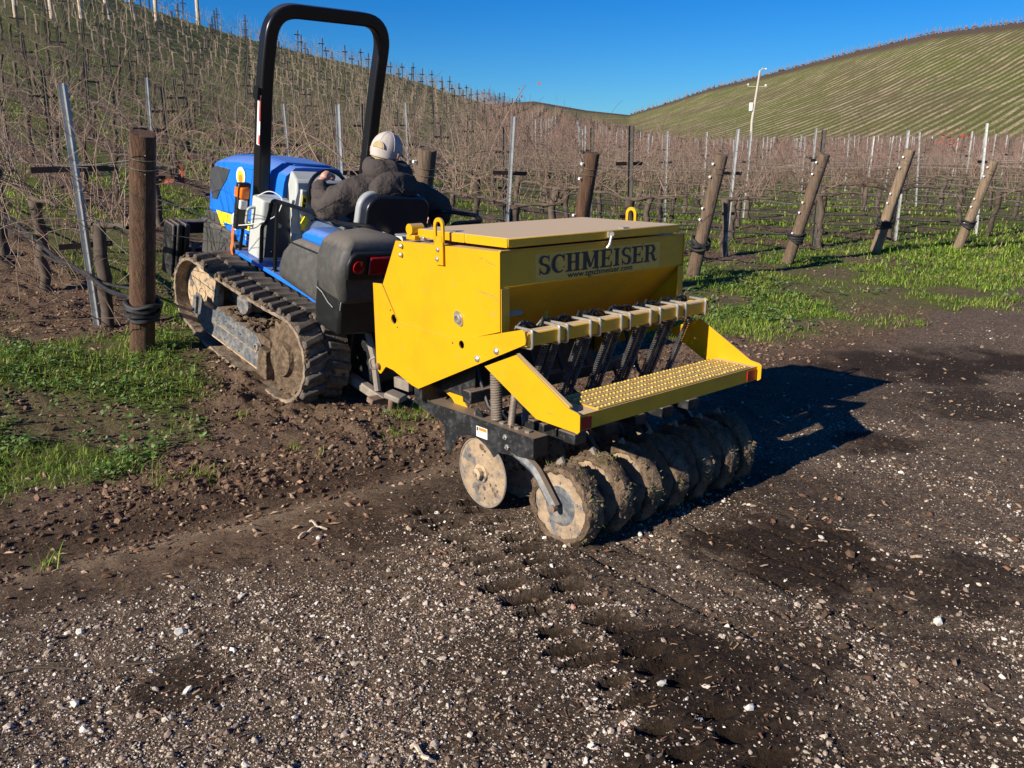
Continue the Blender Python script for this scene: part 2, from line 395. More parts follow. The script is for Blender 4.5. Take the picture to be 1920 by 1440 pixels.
# ------------------------------------------------------------------ mesh builder
class MB:
    def __init__(s): s.v = []; s.f = []
    def addmesh(s, vs, fs):
        o = len(s.v); s.v += [tuple(v) for v in vs]; s.f += [tuple(i + o for i in f) for f in fs]
        return s
    def box(s, x0, x1, y0, y1, z0, z1, rot=None, about=None):
        vs = [Vector((x, y, z)) for x in (x0, x1) for y in (y0, y1) for z in (z0, z1)]
        if rot is not None:
            c = Vector(about) if about is not None else Vector(((x0 + x1) / 2, (y0 + y1) / 2, (z0 + z1) / 2))
            vs = [rot @ (v - c) + c for v in vs]
        return s.addmesh(vs, [(0, 1, 3, 2), (4, 6, 7, 5), (0, 4, 5, 1), (2, 3, 7, 6), (0, 2, 6, 4), (1, 5, 7, 3)])
    def prism(s, poly, a0, a1, axis='x'):
        """poly given as (f, z) pairs and pushed out along x, or (x, z) along y, or (x, y) along z"""
        def mk(p, a):
            if axis == 'x': return (a, p[0], p[1])
            if axis == 'y': return (p[0], a, p[1])
            return (p[0], p[1], a)
        n = len(poly)
        vs = [mk(p, a0) for p in poly] + [mk(p, a1) for p in poly]
        fs = [tuple(range(n))[::-1], tuple(range(n, 2 * n))] + [(i, (i + 1) % n, n + (i + 1) % n, n + i) for i in range(n)]
        return s.addmesh(vs, fs)
    def tube(s, pts, r, n=8, cap=True, squash=None):
        pts = [Vector(p) for p in pts]
        rs = r if isinstance(r, (list, tuple)) else [r] * len(pts)
        vs = []; up = None
        for i, p in enumerate(pts):
            t = (pts[min(i + 1, len(pts) - 1)] - pts[max(i - 1, 0)]).normalized()
            if up is None:
                up = Vector((0, 0, 1)) if abs(t.z) < .9 else Vector((1, 0, 0))
            a = (up - t * up.dot(t)).normalized(); b = t.cross(a); up = a
            for k in range(n):
                an = 2 * PI * (k + .5) / n
                vs.append(p + (a * math.cos(an) + b * math.sin(an)) * rs[i])
        fs = []
        for i in range(len(pts) - 1):
            for k in range(n):
                fs.append((i * n + k, i * n + (k + 1) % n, (i + 1) * n + (k + 1) % n, (i + 1) * n + k))
        if cap:
            fs += [tuple(range(n))[::-1], tuple(range((len(pts) - 1) * n, len(pts) * n))]
        return s.addmesh(vs, fs)
    def cyl(s, p0, p1, r0, r1=None, n=16):
        return s.tube([p0, p1], [r0, r0 if r1 is None else r1], n)
    def lathe(s, prof, c, axis='x', n=32, jit=0, seed=0):
        """prof: (offset along axis, radius) pairs"""
        rr = random.Random(seed); vs = []
        for (h, r) in prof:
            for k in range(n):
                a = 2 * PI * k / n
                q = r * (1 + jit * (rr.random() - .5)) if r > 1e-4 else 0
                hh = h + jit * .25 * (rr.random() - .5) * r if jit else h
                if axis == 'x': vs.append((c[0] + hh, c[1] + q * math.cos(a), c[2] + q * math.sin(a)))
                elif axis == 'y': vs.append((c[0] + q * math.cos(a), c[1] + hh, c[2] + q * math.sin(a)))
                else: vs.append((c[0] + q * math.cos(a), c[1] + q * math.sin(a), c[2] + hh))
        fs = []
        for i in range(len(prof) - 1):
            for k in range(n):
                fs.append((i * n + k, i * n + (k + 1) % n, (i + 1) * n + (k + 1) % n, (i + 1) * n + k))
        fs += [tuple(range(n))[::-1], tuple(range((len(prof) - 1) * n, len(prof) * n))]
        return s.addmesh(vs, fs)
    def coil(s, p0, p1, R, r, turns, n=5, per=10):
        p0 = Vector(p0); p1 = Vector(p1); t = (p1 - p0).normalized()
        a = t.orthogonal().normalized(); b = t.cross(a); N = int(turns * per)
        pts = [p0.lerp(p1, i / N) + (a * math.cos(2 * PI * i / per) + b * math.sin(2 * PI * i / per)) * R for i in range(N + 1)]
        return s.tube(pts, r, n)
    def lump(s, c, r, seed=0, flat=1, sub=1, jit=.35):
        rr = random.Random(seed)
        bm = bmesh.new(); bmesh.ops.create_icosphere(bm, subdivisions=sub, radius=1)
        vs = []
        for v in bm.verts:
            k = 1 + jit * (rr.random() - .5)
            vs.append((c[0] + v.co.x * r * k, c[1] + v.co.y * r * k, c[2] + v.co.z * r * k * flat))
        fs = [tuple(v.index for v in f.verts) for f in bm.faces]
        bm.free()
        return s.addmesh(vs, fs)
    def build(s, name, mat, parent=None, bevel=0, smooth=False, seg=2, sub=0, angle=35):
        me = bpy.data.meshes.new(name)
        me.from_pydata(s.v, [], s.f)
        bm = bmesh.new(); bm.from_mesh(me); bmesh.ops.recalc_face_normals(bm, faces=bm.faces); bm.to_mesh(me); bm.free()
        if isinstance(mat, str): mat = M[mat]
        me.materials.append(mat)
        if smooth:
            me.polygons.foreach_set('use_smooth', [True] * len(me.polygons))
            me.set_sharp_from_angle(angle=rad(angle))
        o = bpy.data.objects.new(name, me)
        scene.collection.objects.link(o)
        if parent is not None: o.parent = parent
        if bevel:
            b = o.modifiers.new('bevel', 'BEVEL'); b.width = bevel; b.segments = seg; b.limit_method = 'ANGLE'; b.angle_limit = rad(40)
            b.harden_normals = False
            me.polygons.foreach_set('use_smooth', [True] * len(me.polygons))
            me.set_sharp_from_angle(angle=rad(angle))
        if sub:
            sm = o.modifiers.new('sub', 'SUBSURF'); sm.levels = sub; sm.render_levels = sub
        return o
def tag(o, label=None, cat=None, group=None, kind=None):
    if label: o['label'] = label
    if cat: o['category'] = cat
    if group: o['group'] = group
    if kind: o['kind'] = kind
    return o
def empty(name, matrix=None, loc=None):
    o = bpy.data.objects.new(name, None)
    scene.collection.objects.link(o)
    o.empty_display_size = .2
    if matrix is not None: o.matrix_world = matrix
    if loc is not None: o.location = loc
    return o
def copy_part(o, parent, loc=None, rot=None, scale=None):
    c = o.copy(); scene.collection.objects.link(c); c.parent = parent
    if loc is not None: c.location = loc
    if rot is not None: c.rotation_euler = rot
    if scale is not None: c.scale = scale
    return c
def copy_tree(o, parent=None):
    c = o.copy(); scene.collection.objects.link(c); c.parent = parent
    for ch in list(o.children): copy_tree(ch, c)
    return c
def np_mesh(name, verts, faces, mat, tint=None, smooth=False, kind=None, attrs=None):
    """verts (N,3), faces (M,3) or (M,4) arrays; tint (N,3)"""
    me = bpy.data.meshes.new(name)
    nv, nf, k = len(verts), len(faces), faces.shape[1]
    me.vertices.add(nv); me.vertices.foreach_set('co', np.ascontiguousarray(verts, np.float32).ravel())
    me.loops.add(nf * k); me.loops.foreach_set('vertex_index', np.ascontiguousarray(faces, np.int32).ravel())
    me.polygons.add(nf)
    me.polygons.foreach_set('loop_start', np.arange(0, nf * k, k, dtype=np.int32))
    me.polygons.foreach_set('use_smooth', np.full(nf, smooth))
    if tint is not None:
        a = me.attributes.new('tint', 'FLOAT_COLOR', 'POINT')
        c = np.ones((nv, 4), np.float32); c[:, :3] = tint
        a.data.foreach_set('color', c.ravel())
    for nm, arr in (attrs or {}).items():
        a = me.attributes.new(nm, 'FLOAT', 'POINT'); a.data.foreach_set('value', np.ascontiguousarray(arr, np.float32))
    me.update(calc_edges=True)
    me.materials.append(M[mat] if isinstance(mat, str) else mat)
    o = bpy.data.objects.new(name, me)
    scene.collection.objects.link(o)
    if kind: o['kind'] = kind
    return o
def arc(cx, cy, r, a0, a1, n):
    return [(cx + r * math.cos(rad(a0 + (a1 - a0) * i / n)), cy + r * math.sin(rad(a0 + (a1 - a0) * i / n))) for i in range(n + 1)]
def fillet(pts, r, n=5):
    """round the corners of a 3D polyline"""
    pts = [Vector(p) for p in pts]; o = [pts[0]]
    for i in range(1, len(pts) - 1):
        a = pts[i - 1] - pts[i]; b = pts[i + 1] - pts[i]
        rr = min(r, a.length * .45, b.length * .45)
        p0 = pts[i] + a.normalized() * rr; p1 = pts[i] + b.normalized() * rr
        for k in range(n + 1):
            t = k / n
            o.append(p0 * (1 - t) ** 2 + pts[i] * 2 * t * (1 - t) + p1 * t * t)
    o.append(pts[-1])
    return o

# ------------------------------------------------------------------ ground sheet
def ground_material():
    m, nt, b = new_mat('vineyard_soil_and_gravel')
    def at(n):
        a = add(nt, 'ShaderNodeAttribute'); a.attribute_name = n; return a.outputs['Fac']
    tc = add(nt, 'ShaderNodeTexCoord').outputs['Object']
    g, mu, pr, far, pale, damp, rut = at('grass'), at('mud'), at('print'), at('far'), at('pale'), at('damp'), at('rut')
    # gravel: pale dust, dark humus and small voronoi stones
    nA = noise(nt, 1.3, 6, .65, tc); nB = noise(nt, 9, 6, .7, tc); nC = noise(nt, 55, 5, .7, tc); nD = noise(nt, 220, 3, .7, tc)
    dirt = mix(nt, ramp(nt, nC.outputs[0], .38, .68).outputs[0], (.058, .039, .027), (.23, .168, .118))
    dust = mix(nt, ramp(nt, nD.outputs[0], .35, .7).outputs[0], (.24, .185, .13), (.62, .51, .385))
    mm = add(nt, 'ShaderNodeMath', operation='MULTIPLY_ADD')
    nt.links.new(nA.outputs[0], mm.inputs[0]); mm.inputs[1].default_value = 1.1; nt.links.new(nB.outputs[0], mm.inputs[2])
    ma = add(nt, 'ShaderNodeMath', operation='MULTIPLY_ADD'); nt.links.new(pale, ma.inputs[0]); ma.inputs[1].default_value = .75; nt.links.new(mm.outputs[0], ma.inputs[2])
    mb_ = add(nt, 'ShaderNodeMath', operation='MULTIPLY_ADD'); nt.links.new(nC.outputs[0], mb_.inputs[0]); mb_.inputs[1].default_value = 1.5; nt.links.new(ma.outputs[0], mb_.inputs[2])
    mc_ = add(nt, 'ShaderNodeMath', operation='MULTIPLY_ADD'); nt.links.new(nD.outputs[0], mc_.inputs[0]); mc_.inputs[1].default_value = .9; nt.links.new(mb_.outputs[0], mc_.inputs[2])
    col = mix(nt, ramp(nt, mc_.outputs[0], 2.04, 2.56).outputs[0], dirt, dust)
    for sc, th, c0, c1 in ((75, .19, (.28, .225, .17), (.58, .50, .41)), (150, .21, (.20, .15, .11), (.48, .41, .33)), (300, .22, (.18, .13, .095), (.42, .35, .27))):
        v = add(nt, 'ShaderNodeTexVoronoi'); v.inputs['Scale'].default_value = sc; nt.links.new(tc, v.inputs['Vector'])
        r = ramp(nt, v.outputs['Distance'], th, th + .08, (1, 1, 1, 1), (0, 0, 0, 1))
        sel = add(nt, 'ShaderNodeSeparateColor'); nt.links.new(v.outputs['Color'], sel.inputs[0])
        s2 = ramp(nt, sel.outputs[0], .60, .64)
        f = add(nt, 'ShaderNodeMath', operation='MULTIPLY'); nt.links.new(r.outputs[0], f.inputs[0]); nt.links.new(s2.outputs[0], f.inputs[1])
        inv = add(nt, 'ShaderNodeMath', operation='SUBTRACT'); inv.inputs[0].default_value = 1; nt.links.new(mu, inv.inputs[1])
        f2 = add(nt, 'ShaderNodeMath', operation='MULTIPLY'); nt.links.new(f.outputs[0], f2.inputs[0]); nt.links.new(inv.outputs[0], f2.inputs[1])
        sc2 = mix(nt, sel.outputs[1], c0, c1)
        col = mix(nt, f2.outputs[0], col, sc2)
    mudc = mix(nt, ramp(nt, nC.outputs[0], .35, .7).outputs[0], (.065, .040, .025), (.25, .165, .108))
    mudc = mix(nt, ramp(nt, nB.outputs[0], .5, .72).outputs[0], mudc, (.20, .145, .10))
    mfac = add(nt, 'ShaderNodeMath', operation='MULTIPLY'); nt.links.new(mu, mfac.inputs[0]); mfac.inputs[1].default_value = .85
    col = mix(nt, mfac.outputs[0], col, mudc)
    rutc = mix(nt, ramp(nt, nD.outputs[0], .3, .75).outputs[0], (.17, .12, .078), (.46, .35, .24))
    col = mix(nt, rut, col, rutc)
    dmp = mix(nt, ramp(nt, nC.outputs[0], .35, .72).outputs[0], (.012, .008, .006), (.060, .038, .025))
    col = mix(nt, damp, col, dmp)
    col = mix(nt, pr, col, (.030, .020, .013))
    # turf soil: green with straw patches
    gg = mix(nt, ramp(nt, nC.outputs[0], .35, .7).outputs[0], (.06, .075, .016), (.15, .165, .04))
    gg = mix(nt, ramp(nt, nB.outputs[0], .55, .75).outputs[0], gg, (.20, .15, .075))
    col = mix(nt, g, col, gg)
    # slopes seen from far away: mottled turf and dead grass
    nE = noise(nt, .8, 7, .75, tc)
    ff = mix(nt, ramp(nt, nE.outputs[0], .40, .64).outputs[0], (.10, .13, .028), (.20, .19, .08))
    nF = noise(nt, 3.5, 4, .7, tc)
    ff = mix(nt, ramp(nt, nF.outputs[0], .6, .72).outputs[0], ff, (.24, .2, .13))
    fm = add(nt, 'ShaderNodeMath', operation='MULTIPLY'); nt.links.new(far, fm.inputs[0]); fm.inputs[1].default_value = .75
    col = mix(nt, fm.outputs[0], col, ff)
    nt.links.new(col, b.inputs['Base Color'])
    b.inputs['Roughness'].default_value = .95
    b.inputs['Specular IOR Level'].default_value = .15
    n1 = bump(nt, b, nC.outputs[0], .8, .012)
    n2 = bump(nt, b, nD.outputs[0], .7, .006, n1)
    return m
def make_ground():
    azd = np.concatenate([np.linspace(-180, -50, 22)[:-1], np.linspace(-50, 46, 400), np.linspace(46, 180, 22)[1:]])
    az = np.radians(azd)
    r1 = 0.25 * 1.035 ** np.arange(0, 50)
    r1 = r1[r1 < 1.3]
    r2 = 1.3 * 1.0052 ** np.arange(0, 540)
    r3 = r2[-1] * 1.018 ** np.arange(1, 170)
    r = np.concatenate([[0.0], r1, r2, r3]); r = r[r < 230]
    A, Rr = np.meshgrid(az, r)
    x = (Rr * np.sin(A)).ravel(); y = (Rr * np.cos(A)).ravel()
    s, u, g, mu, pr, n1, n2, n3 = zones(x, y)
    z = base_height(x, y) + detail(x, y, s, u, g, mu, pr, n1, n2)
    nr, na = Rr.shape
    i, j = np.meshgrid(np.arange(nr - 1), np.arange(na - 1), indexing='ij')
    a = (i * na + j).ravel()
    faces = np.stack([a, a + 1, a + na + 1, a + na], 1)[:, ::-1]
    far = sstep(20, 55, np.hypot(x, y))
    damp, pale = damp_pale(x, y); k_ = (1 - g) * sstep(-2.2, -2.9, u); damp = damp * k_ * .95; pale = pale * sstep(-2.8, -3.3, u)
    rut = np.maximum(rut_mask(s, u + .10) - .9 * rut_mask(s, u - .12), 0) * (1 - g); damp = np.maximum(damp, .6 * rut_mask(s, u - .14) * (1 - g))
    o = np_mesh('ground', np.stack([x, y, z], 1), faces, ground_material(), smooth=True, kind='structure',
                attrs={'grass': g * .9, 'mud': mu, 'print': pr * .95, 'far': far, 'pale': pale, 'damp': damp, 'rut': rut})
    return o
make_ground()

# ------------------------------------------------------------------ far hill with planted rows
HILL_DIR = 46
def make_far_hill():
    AZ2 = np.radians([-14, -6, -1, 1.4, 4.8, 7.5, 9.8, 12.4, 16.1, 20.6, 24.7, 29.2, 36, 48, 60])
    T2 = np.array([.03, .045, .055, .0575, .0475, .0425, .0545, .069, .0838, .1022, .1165, .1222, .124, .11, .08])
    az = np.radians(np.arange(-14, 60, .15)); t = np.linspace(0, 1, 110)
    A, T = np.meshgrid(az, t)
    tan = np.interp(A, AZ2, T2)
    R1 = 255 + 0 * A
    r = 108 + T * (R1 - 108)
    zt = tan * R1 + CAM_H
    prof = T ** 1.05 * (1 - .0 * T)
    z = 0.6 + (zt - 0.6) * prof
    z = z + (fbm(r * np.sin(A), r * np.cos(A), .012, 2, 3) - .5) * 3 * np.sin(T * PI)
    # the back of the hill falls away
    Tb = np.linspace(1.02, 1.5, 12); A3, T3 = np.meshgrid(az, Tb)
    r3 = 108 + T3 * 147; z3 = (np.interp(A3, AZ2, T2) * 255 + CAM_H) * (1 - (T3 - 1) * 1.5)
    A = np.vstack([A, A3]); r = np.vstack([r, r3]); z = np.vstack([z, z3])
    x = (r * np.sin(A)).ravel(); y = (r * np.cos(A)).ravel()
    nr, na = r.shape
    i, j = np.meshgrid(np.arange(nr - 1), np.arange(na - 1), indexing='ij')
    a = (i * na + j).ravel()
    faces = np.stack([a, a + 1, a + na + 1, a + na], 1)[:, ::-1]
    m, nt, b = new_mat('striped_hill')
    tc = add(nt, 'ShaderNodeTexCoord').outputs['Object']
    RA = rad(HILL_DIR)     # the planted rows run along this heading
    along = (math.cos(RA), math.sin(RA), 0); across = (-math.sin(RA), math.cos(RA), 0)
    def dot(v):
        d = add(nt, 'ShaderNodeVectorMath', operation='DOT_PRODUCT'); nt.links.new(tc, d.inputs[0]); d.inputs[1].default_value = v; return d.outputs['Value']
    da, dc = dot(along), dot(across)
    cb = add(nt, 'ShaderNodeCombineXYZ'); nt.links.new(da, cb.inputs[0]); nt.links.new(dc, cb.inputs[1])
    def sc(v):
        m_ = add(nt, 'ShaderNodeMapping'); m_.inputs['Scale'].default_value = v; nt.links.new(cb.outputs[0], m_.inputs[0]); return m_.outputs[0]
    warp = noise(nt, .05, 3, .5, tc)
    ph = add(nt, 'ShaderNodeMath', operation='MULTIPLY_ADD'); nt.links.new(warp.outputs[0], ph.inputs[0]); ph.inputs[1].default_value = .8; nt.links.new(dc, ph.inputs[2])
    m1 = add(nt, 'ShaderNodeMath', operation='MULTIPLY'); nt.links.new(ph.outputs[0], m1.inputs[0]); m1.inputs[1].default_value = 2 * PI / 1.45
    sn = add(nt, 'ShaderNodeMath', operation='SINE'); nt.links.new(m1.outputs[0], sn.inputs[0])
    streak = noise(nt, 1, 5, .75, sc((.07, .8, 1))); fine = noise(nt, 1, 4, .8, sc((1.2, 3.0, 1))); big = noise(nt, .035, 4, .6, tc)
    f1 = add(nt, 'ShaderNodeMath', operation='MULTIPLY_ADD'); nt.links.new(sn.outputs[0], f1.inputs[0]); f1.inputs[1].default_value = .075; nt.links.new(streak.outputs[0], f1.inputs[2])
    f2 = add(nt, 'ShaderNodeMath', operation='MULTIPLY_ADD'); nt.links.new(fine.outputs[0], f2.inputs[0]); f2.inputs[1].default_value = .45; nt.links.new(f1.outputs[0], f2.inputs[2])
    turf = mix(nt, ramp(nt, fine.outputs[0], .35, .68).outputs[0], (.11, .135, .03), (.22, .22, .07))
    turf = mix(nt, ramp(nt, big.outputs[0], .40, .62).outputs[0], turf, (.17, .14, .07))
    straw = mix(nt, ramp(nt, fine.outputs[0], .3, .7).outputs[0], (.30, .23, .13), (.52, .43, .27))
    col = mix(nt, ramp(nt, f2.outputs[0], .74, .90).outputs[0], turf, straw)
    dark = ramp(nt, sn.outputs[0], -.98, -.75, (.5, .5, .5, 1), (0, 0, 0, 1))
    col = mix(nt, dark.outputs[0], col, (.05, .045, .025))  # thin dark lines: shadows of the vine rows painted into the hill
    tp = add(nt, 'ShaderNodeAttribute'); tp.attribute_name = 'top'
    tq = add(nt, 'ShaderNodeMath', operation='MULTIPLY_ADD'); nt.links.new(fine.outputs[0], tq.inputs[0]); tq.inputs[1].default_value = .12; nt.links.new(tp.outputs['Fac'], tq.inputs[2])
    col = mix(nt, ramp(nt, tq.outputs[0], .93, .99).outputs[0], col, (.10, .072, .05))
    nt.links.new(col, b.inputs['Base Color']); b.inputs['Roughness'].default_value = .95
    b.inputs['Specular IOR Level'].default_value = .1
    bump(nt, b, f2.outputs[0], .6, .5)
    np_mesh('far_hill', np.stack([x, y, z.ravel()], 1), faces, m, smooth=True, kind='structure', attrs={'top': np.vstack([T, T3]).ravel()})
    # brown hedge of vines and sticks along the crest
    st = MB(); rr = random.Random(5)
    rows = []
    for a_d in np.arange(7.6, 33, .16):
        a_ = math.radians(a_d + rr.uniform(-.05, .05)); tn = float(np.interp(a_, AZ2, T2)); R = 254.5 + rr.uniform(-2, 0)
        x_, y_ = R * math.sin(a_), R * math.cos(a_); z_ = tn * 255 + CAM_H
        hgt = rr.uniform(1.0, 1.9)
        st.tube([(x_, y_, z_ - .6), (x_ + rr.uniform(-.2, .2), y_, z_ + hgt * .8)], [.14, .05], 3)
        st.lump((x_, y_, z_ + .1), rr.uniform(.15, .38), seed=int(a_d * 100), flat=.8, jit=1.1)
    o = st.build('crest_vines', 'cane_far'); tag(o, kind='stuff')
    tag(o, 'brown line of bare vines along the crest of the far hill', 'vines')
make_far_hill()
# ------------------------------------------------------------------ seed drill (local: x across, y forward, z up)
def holed_plate(outer, holes, x0, x1):
    """flat plate in the (y,z) plane with real round openings"""
    bm = bmesh.new()
    loops = [outer] + [[(c[0] + c[2] * math.cos(2 * PI * k / 18), c[1] + c[2] * math.sin(2 * PI * k / 18)) for k in range(18)] for c in holes]
    edges = []
    for lp in loops:
        vs = [bm.verts.new((0, p[0], p[1])) for p in lp]
        edges += [bm.edges.new((vs[i], vs[(i + 1) % len(vs)])) for i in range(len(vs))]
    bmesh.ops.triangle_fill(bm, use_beauty=True, use_dissolve=False, edges=edges)
    bm.verts.index_update()
    base = [tuple(v.co) for v in bm.verts]; tri = [tuple(v.index for v in f.verts) for f in bm.faces]
    bnd = [(e.verts[0].index, e.verts[1].index) for e in bm.edges if len(e.link_faces) == 1]
    bm.free()
    n = len(base); mb = MB()
    vs = [(x0, p[1], p[2]) for p in base] + [(x1, p[1], p[2]) for p in base]
    fs = tri + [tuple(i + n for i in t)[::-1] for t in tri] + [(a, b, b + n, a + n) for a, b in bnd]
    return mb.addmesh(vs, fs)
drill = empty('seed_drill', drill_matrix)
tag(drill, 'yellow grass seed drill with a dusty lid, rear step and muddy discs behind the tractor', 'seed drill')
XL, XR = -.09, 1.13
UP = [(1.10, 1.205), (.335, 1.215), (.335, .880), (.503, .831), (.684, .800), (1.096, .811), (1.226, .985)]
LOW = [(1.230, .985), (1.309, .981), (1.307, .542), (1.284, .521), (1.272, .519), (1.221, .566), (1.154, .560), (1.0, .516), (.940, .508), (.453, .726), (.172, .852), (.168, .868), (.176, .905), (.190, .912), (.503, .831), (.684, .800), (1.096, .811)]
p = holed_plate(UP, [(.615, .898, .018)], XL, XL + .006).build('end_panel', 'yellow', drill)
p = holed_plate(LOW, [(1.132, .822, .024), (.595, .783, .019), (.66, .779, .005), (1.16, .862, .005), (1.104, .785, .005)], XL - .005, XL + .002).build('side_plate', 'yellow', drill)
p = MB().prism(UP, XR - .006, XR).build('end_panel', 'yellow', drill)
p = MB().prism(LOW, XR - .002, XR + .005).build('side_plate', 'yellow', drill)
# flange that folds in from the left end panel's rear edge
MB().box(XL + .006, XL + .05, .332, .337, .86, 1.06).build('panel_flange', 'yellow_dusty', drill)
MB().box(XR - .045, XR - .006, .332, .337, .86, 1.06).build('panel_flange', 'yellow_dusty', drill)
# hopper: vertical upper wall, sloping bottom
hp = [(1.07, 1.205), (.339, 1.213), (.339, 1.062), (.61, .80), (.80, .80), (1.07, 1.06)]
MB().prism(hp, XL + .0065, XR - .0065).build('hopper', 'yellow_dusty', drill, bevel=.004)
MB().box(XL, XR, .330, .345, 1.2135, 1.219).build('hopper_rim', 'yellow_dusty', drill)
# lid
lid = MB().box(-.055, 1.075, .325, 1.0, 1.228, 1.268).build('lid', 'yellow_dusty', drill, bevel=.006)
MB().box(-.0575, -.055, .328, .60, 1.229, 1.2665).build('lid_side', 'yellow', lid)
MB().box(-.0575, -.055, .612, .995, 1.229, 1.2665).build('lid_side', 'yellow', lid)
MB().cyl((-.09, .985, 1.265), (-.02, .985, 1.265), .026, n=20).build('hinge_barrel', 'yellow', drill, smooth=True)
MB().box(-.085, -.03, .95, 1.02, 1.216, 1.24).build('hinge_block', 'yellow', drill, bevel=.004)
MB().box(-.07, -.05, .90, .925, 1.216, 1.236).build('hinge_bolt', 'steel', drill, bevel=.003)
# latch on the lid
lt = MB(); lt.box(.545, .575, .317, .326, 1.236, 1.262); lt.tube([(.56, .31, 1.25), (.548, .306, 1.225), (.535, .30, 1.205), (.53, .31, 1.19)], [.007, .006, .006, .007], 6); lt.cyl((.55, .300, 1.252), (.575, .322, 1.252), .010, n=10)
lt.build('lid_latch', 'steel', drill, smooth=True)
MB().box(.555, .575, .328, .331, 1.185, 1.196).box(.66, .70, .33, .36, 1.2685, 1.273).build('latch_keeper', 'steel', drill)
# lifting lugs
def lug_poly():
    o = []
    o += [(-.030, .0), (.030, .0), (.030, .105), (.042, .135), (.036, .19)]
    o += arc(.005, .19, .031, 0, 180, 8)
    o += [(-.030, .15), (-.026, .12), (-.036, .10)]
    return o
def lifting_lug(x, y, z, s=1):
    bm_outer = [(p[0] * s + y, p[1] * s + z) for p in lug_poly()]
    hole = [(y + .005, z + .165, .0155)]
    mb = holed_plate(bm_outer, hole + [(y + .005, z + .192, .0140)][:0], x - .006, x + .003)
    o = mb.build('lifting_lug', 'yellow', drill)
    return o
def ring_lug(x, y, z, mat='yellow'):
    mb = MB()
    mb.box(x - .006, x + .003, y - .030, y + .030, z, z + .125)
    mb.box(x - .006, x + .003, y - .036, y - .020, z + .10, z + .175)
    mb.box(x - .006, x + .003, y + .020, y + .036, z + .10, z + .175)
    vs = arc(y, z + .172, .036, 0, 180, 10); vi = arc(y, z + .172, .019, 180, 0, 10)
    mb.prism(vs + vi, x - .0062, x + .0032)
    return mb.build('lifting_lug', mat, drill)
lg = ring_lug(XL - .008, .738, 1.125)
ring_lug(XR + .01, .70, 1.125)
for (y, z) in ((.742, 1.192), (.748, 1.150)):
    MB().lathe([(0, .011), (-.006, .010), (-.009, .004)], (XL - .014, y, z), n=10).build('bolt_head', 'steel', lg, smooth=True)
bh = None
for (y, z, r) in ((1.046, 1.184, .012), (1.050, 1.142, .012), (.352, .795, .016), (.482, .739, .016)):
    o = MB().lathe([(0, r), (-.006, r * .9), (-.011, r * .45), (-.012, .001)], (XL - .0055, y, z), n=16).build('bolt_head', 'steel', drill, smooth=True)
# bearing in its pressed flange
bf = MB(); pl = []
for k in range(24):
    a = 2 * PI * k / 24; q = .026 + .011 * abs(math.cos(a - .9)) ** 3
    pl.append((.615 + q * math.cos(a), .898 + q * math.sin(a)))
bf.prism(pl, XL - .006, XL - .0005); bf.lathe([(0, .024), (-.008, .022), (-.010, .014), (-.002, .012)], (XL - .006, .615, .898), n=20)
bo = bf.build('shaft_bearing', 'steel', drill, smooth=True)
MB().prism([(.607, .89), (.623, .89), (.623, .906), (.607, .906)], XL - .012, XL - .003).build('square_shaft', 'rust', bo)
# front hook and pin at the lower corner
o = MB().lathe([(0, .016), (-.014, .016), (-.02, .008)], (XL - .006, 1.283, .557), n=14).build('pin', 'rust', drill, smooth=True)
MB().tube(fillet([(XL - .01, 1.31, .60), (XL - .03, 1.335, .585), (XL - .02, 1.335, .535), (XL, 1.315, .54)], .02), .006, 6).build('pin_clip', 'old_iron', drill, smooth=True)

# toolbar across the back with clamps
MB().box(XL + .002, XR - .003, .172, .234, .838, .900).build('rear_toolbar', 'yellow_dusty', drill, bevel=.008)
MB().box(XR - .003, XR + .004, .17, .236, .836, .902).build('toolbar_end_plate', 'yellow', drill)
clw = [-.067, .085, .150, .296, .353, .490, .549, .690, .744, .882, .940, 1.087]
u0 = MB().tube(fillet([(0, .25, .83), (0, .166, .831), (0, .166, .907), (0, .27, .907)], .012, 4), .0062, 8).build('clamp_bolt', 'steel', drill, smooth=True)
for i, x in enumerate(clw):
    o = u0 if i == 0 else copy_part(u0, drill)
    o.location = (x, 0, 0); o.rotation_euler = (0, 0, random.uniform(-.09, .09))
# black plastic hose clips behind the toolbar
def clip_mb(x, seed):
    rr = random.Random(seed); mb = MB()
    for k in range(4):
        a = x + rr.uniform(-.035, .035); mb.tube([(a - .02, .26 + rr.uniform(0, .03), .895), (a, .268, .915 + rr.uniform(0, .015)), (a + .03, .262, .912 + rr.uniform(-.01, .012)), (a + .05, .27, .89)], .0055, 5)
    mb.lump((x, .27, .903), .013, seed, 1, 1, .5)
    return mb
for i, x in enumerate((-.02, .12, .20, .33, .42, .52, .60, .72, .80, .92, 1.0)):
    clip_mb(x, i).build('hose_clip', 'black_plastic', drill, smooth=True)
# opener springs hanging from the toolbar
def spring_pair(mb, x):
    mb.coil((x, .235, .86), (x, .385, .50), .0145, .0034, 34, 4, 9)
sp_mb = MB(); spring_pair(sp_mb, 0); sp0 = sp_mb.build('opener_spring', 'spring_shaded', drill, smooth=True)
rod = MB().cyl((0, .225, .885), (0, .40, .455), .006, n=6).build('spring_rod', 'spring_shaded', sp0)
first = True
for x in clw[1:]:
    for dx in (0, ):
        if first: sp0.location = (x + .012, 0, 0); first = False
        else:
            c = copy_tree(sp0, drill); c.location = (x + .012, 0, 0)
# tread step
MB().prism([(-.130, .552), (-.124, .552), (-.124, .612), (.10, .612), (.10, .590), (.104, .590), (.104, .618), (-.130, .618)], XL - .004, XR + .004).build('step_channel', 'yellow_dusty', drill)
tr_y = [-.105, -.055, -.005, .045, .085]
tread = MB().box(.03, XR - .05, -.126, .10, .6185, .6235).build('step_tread', 'yellow', drill)
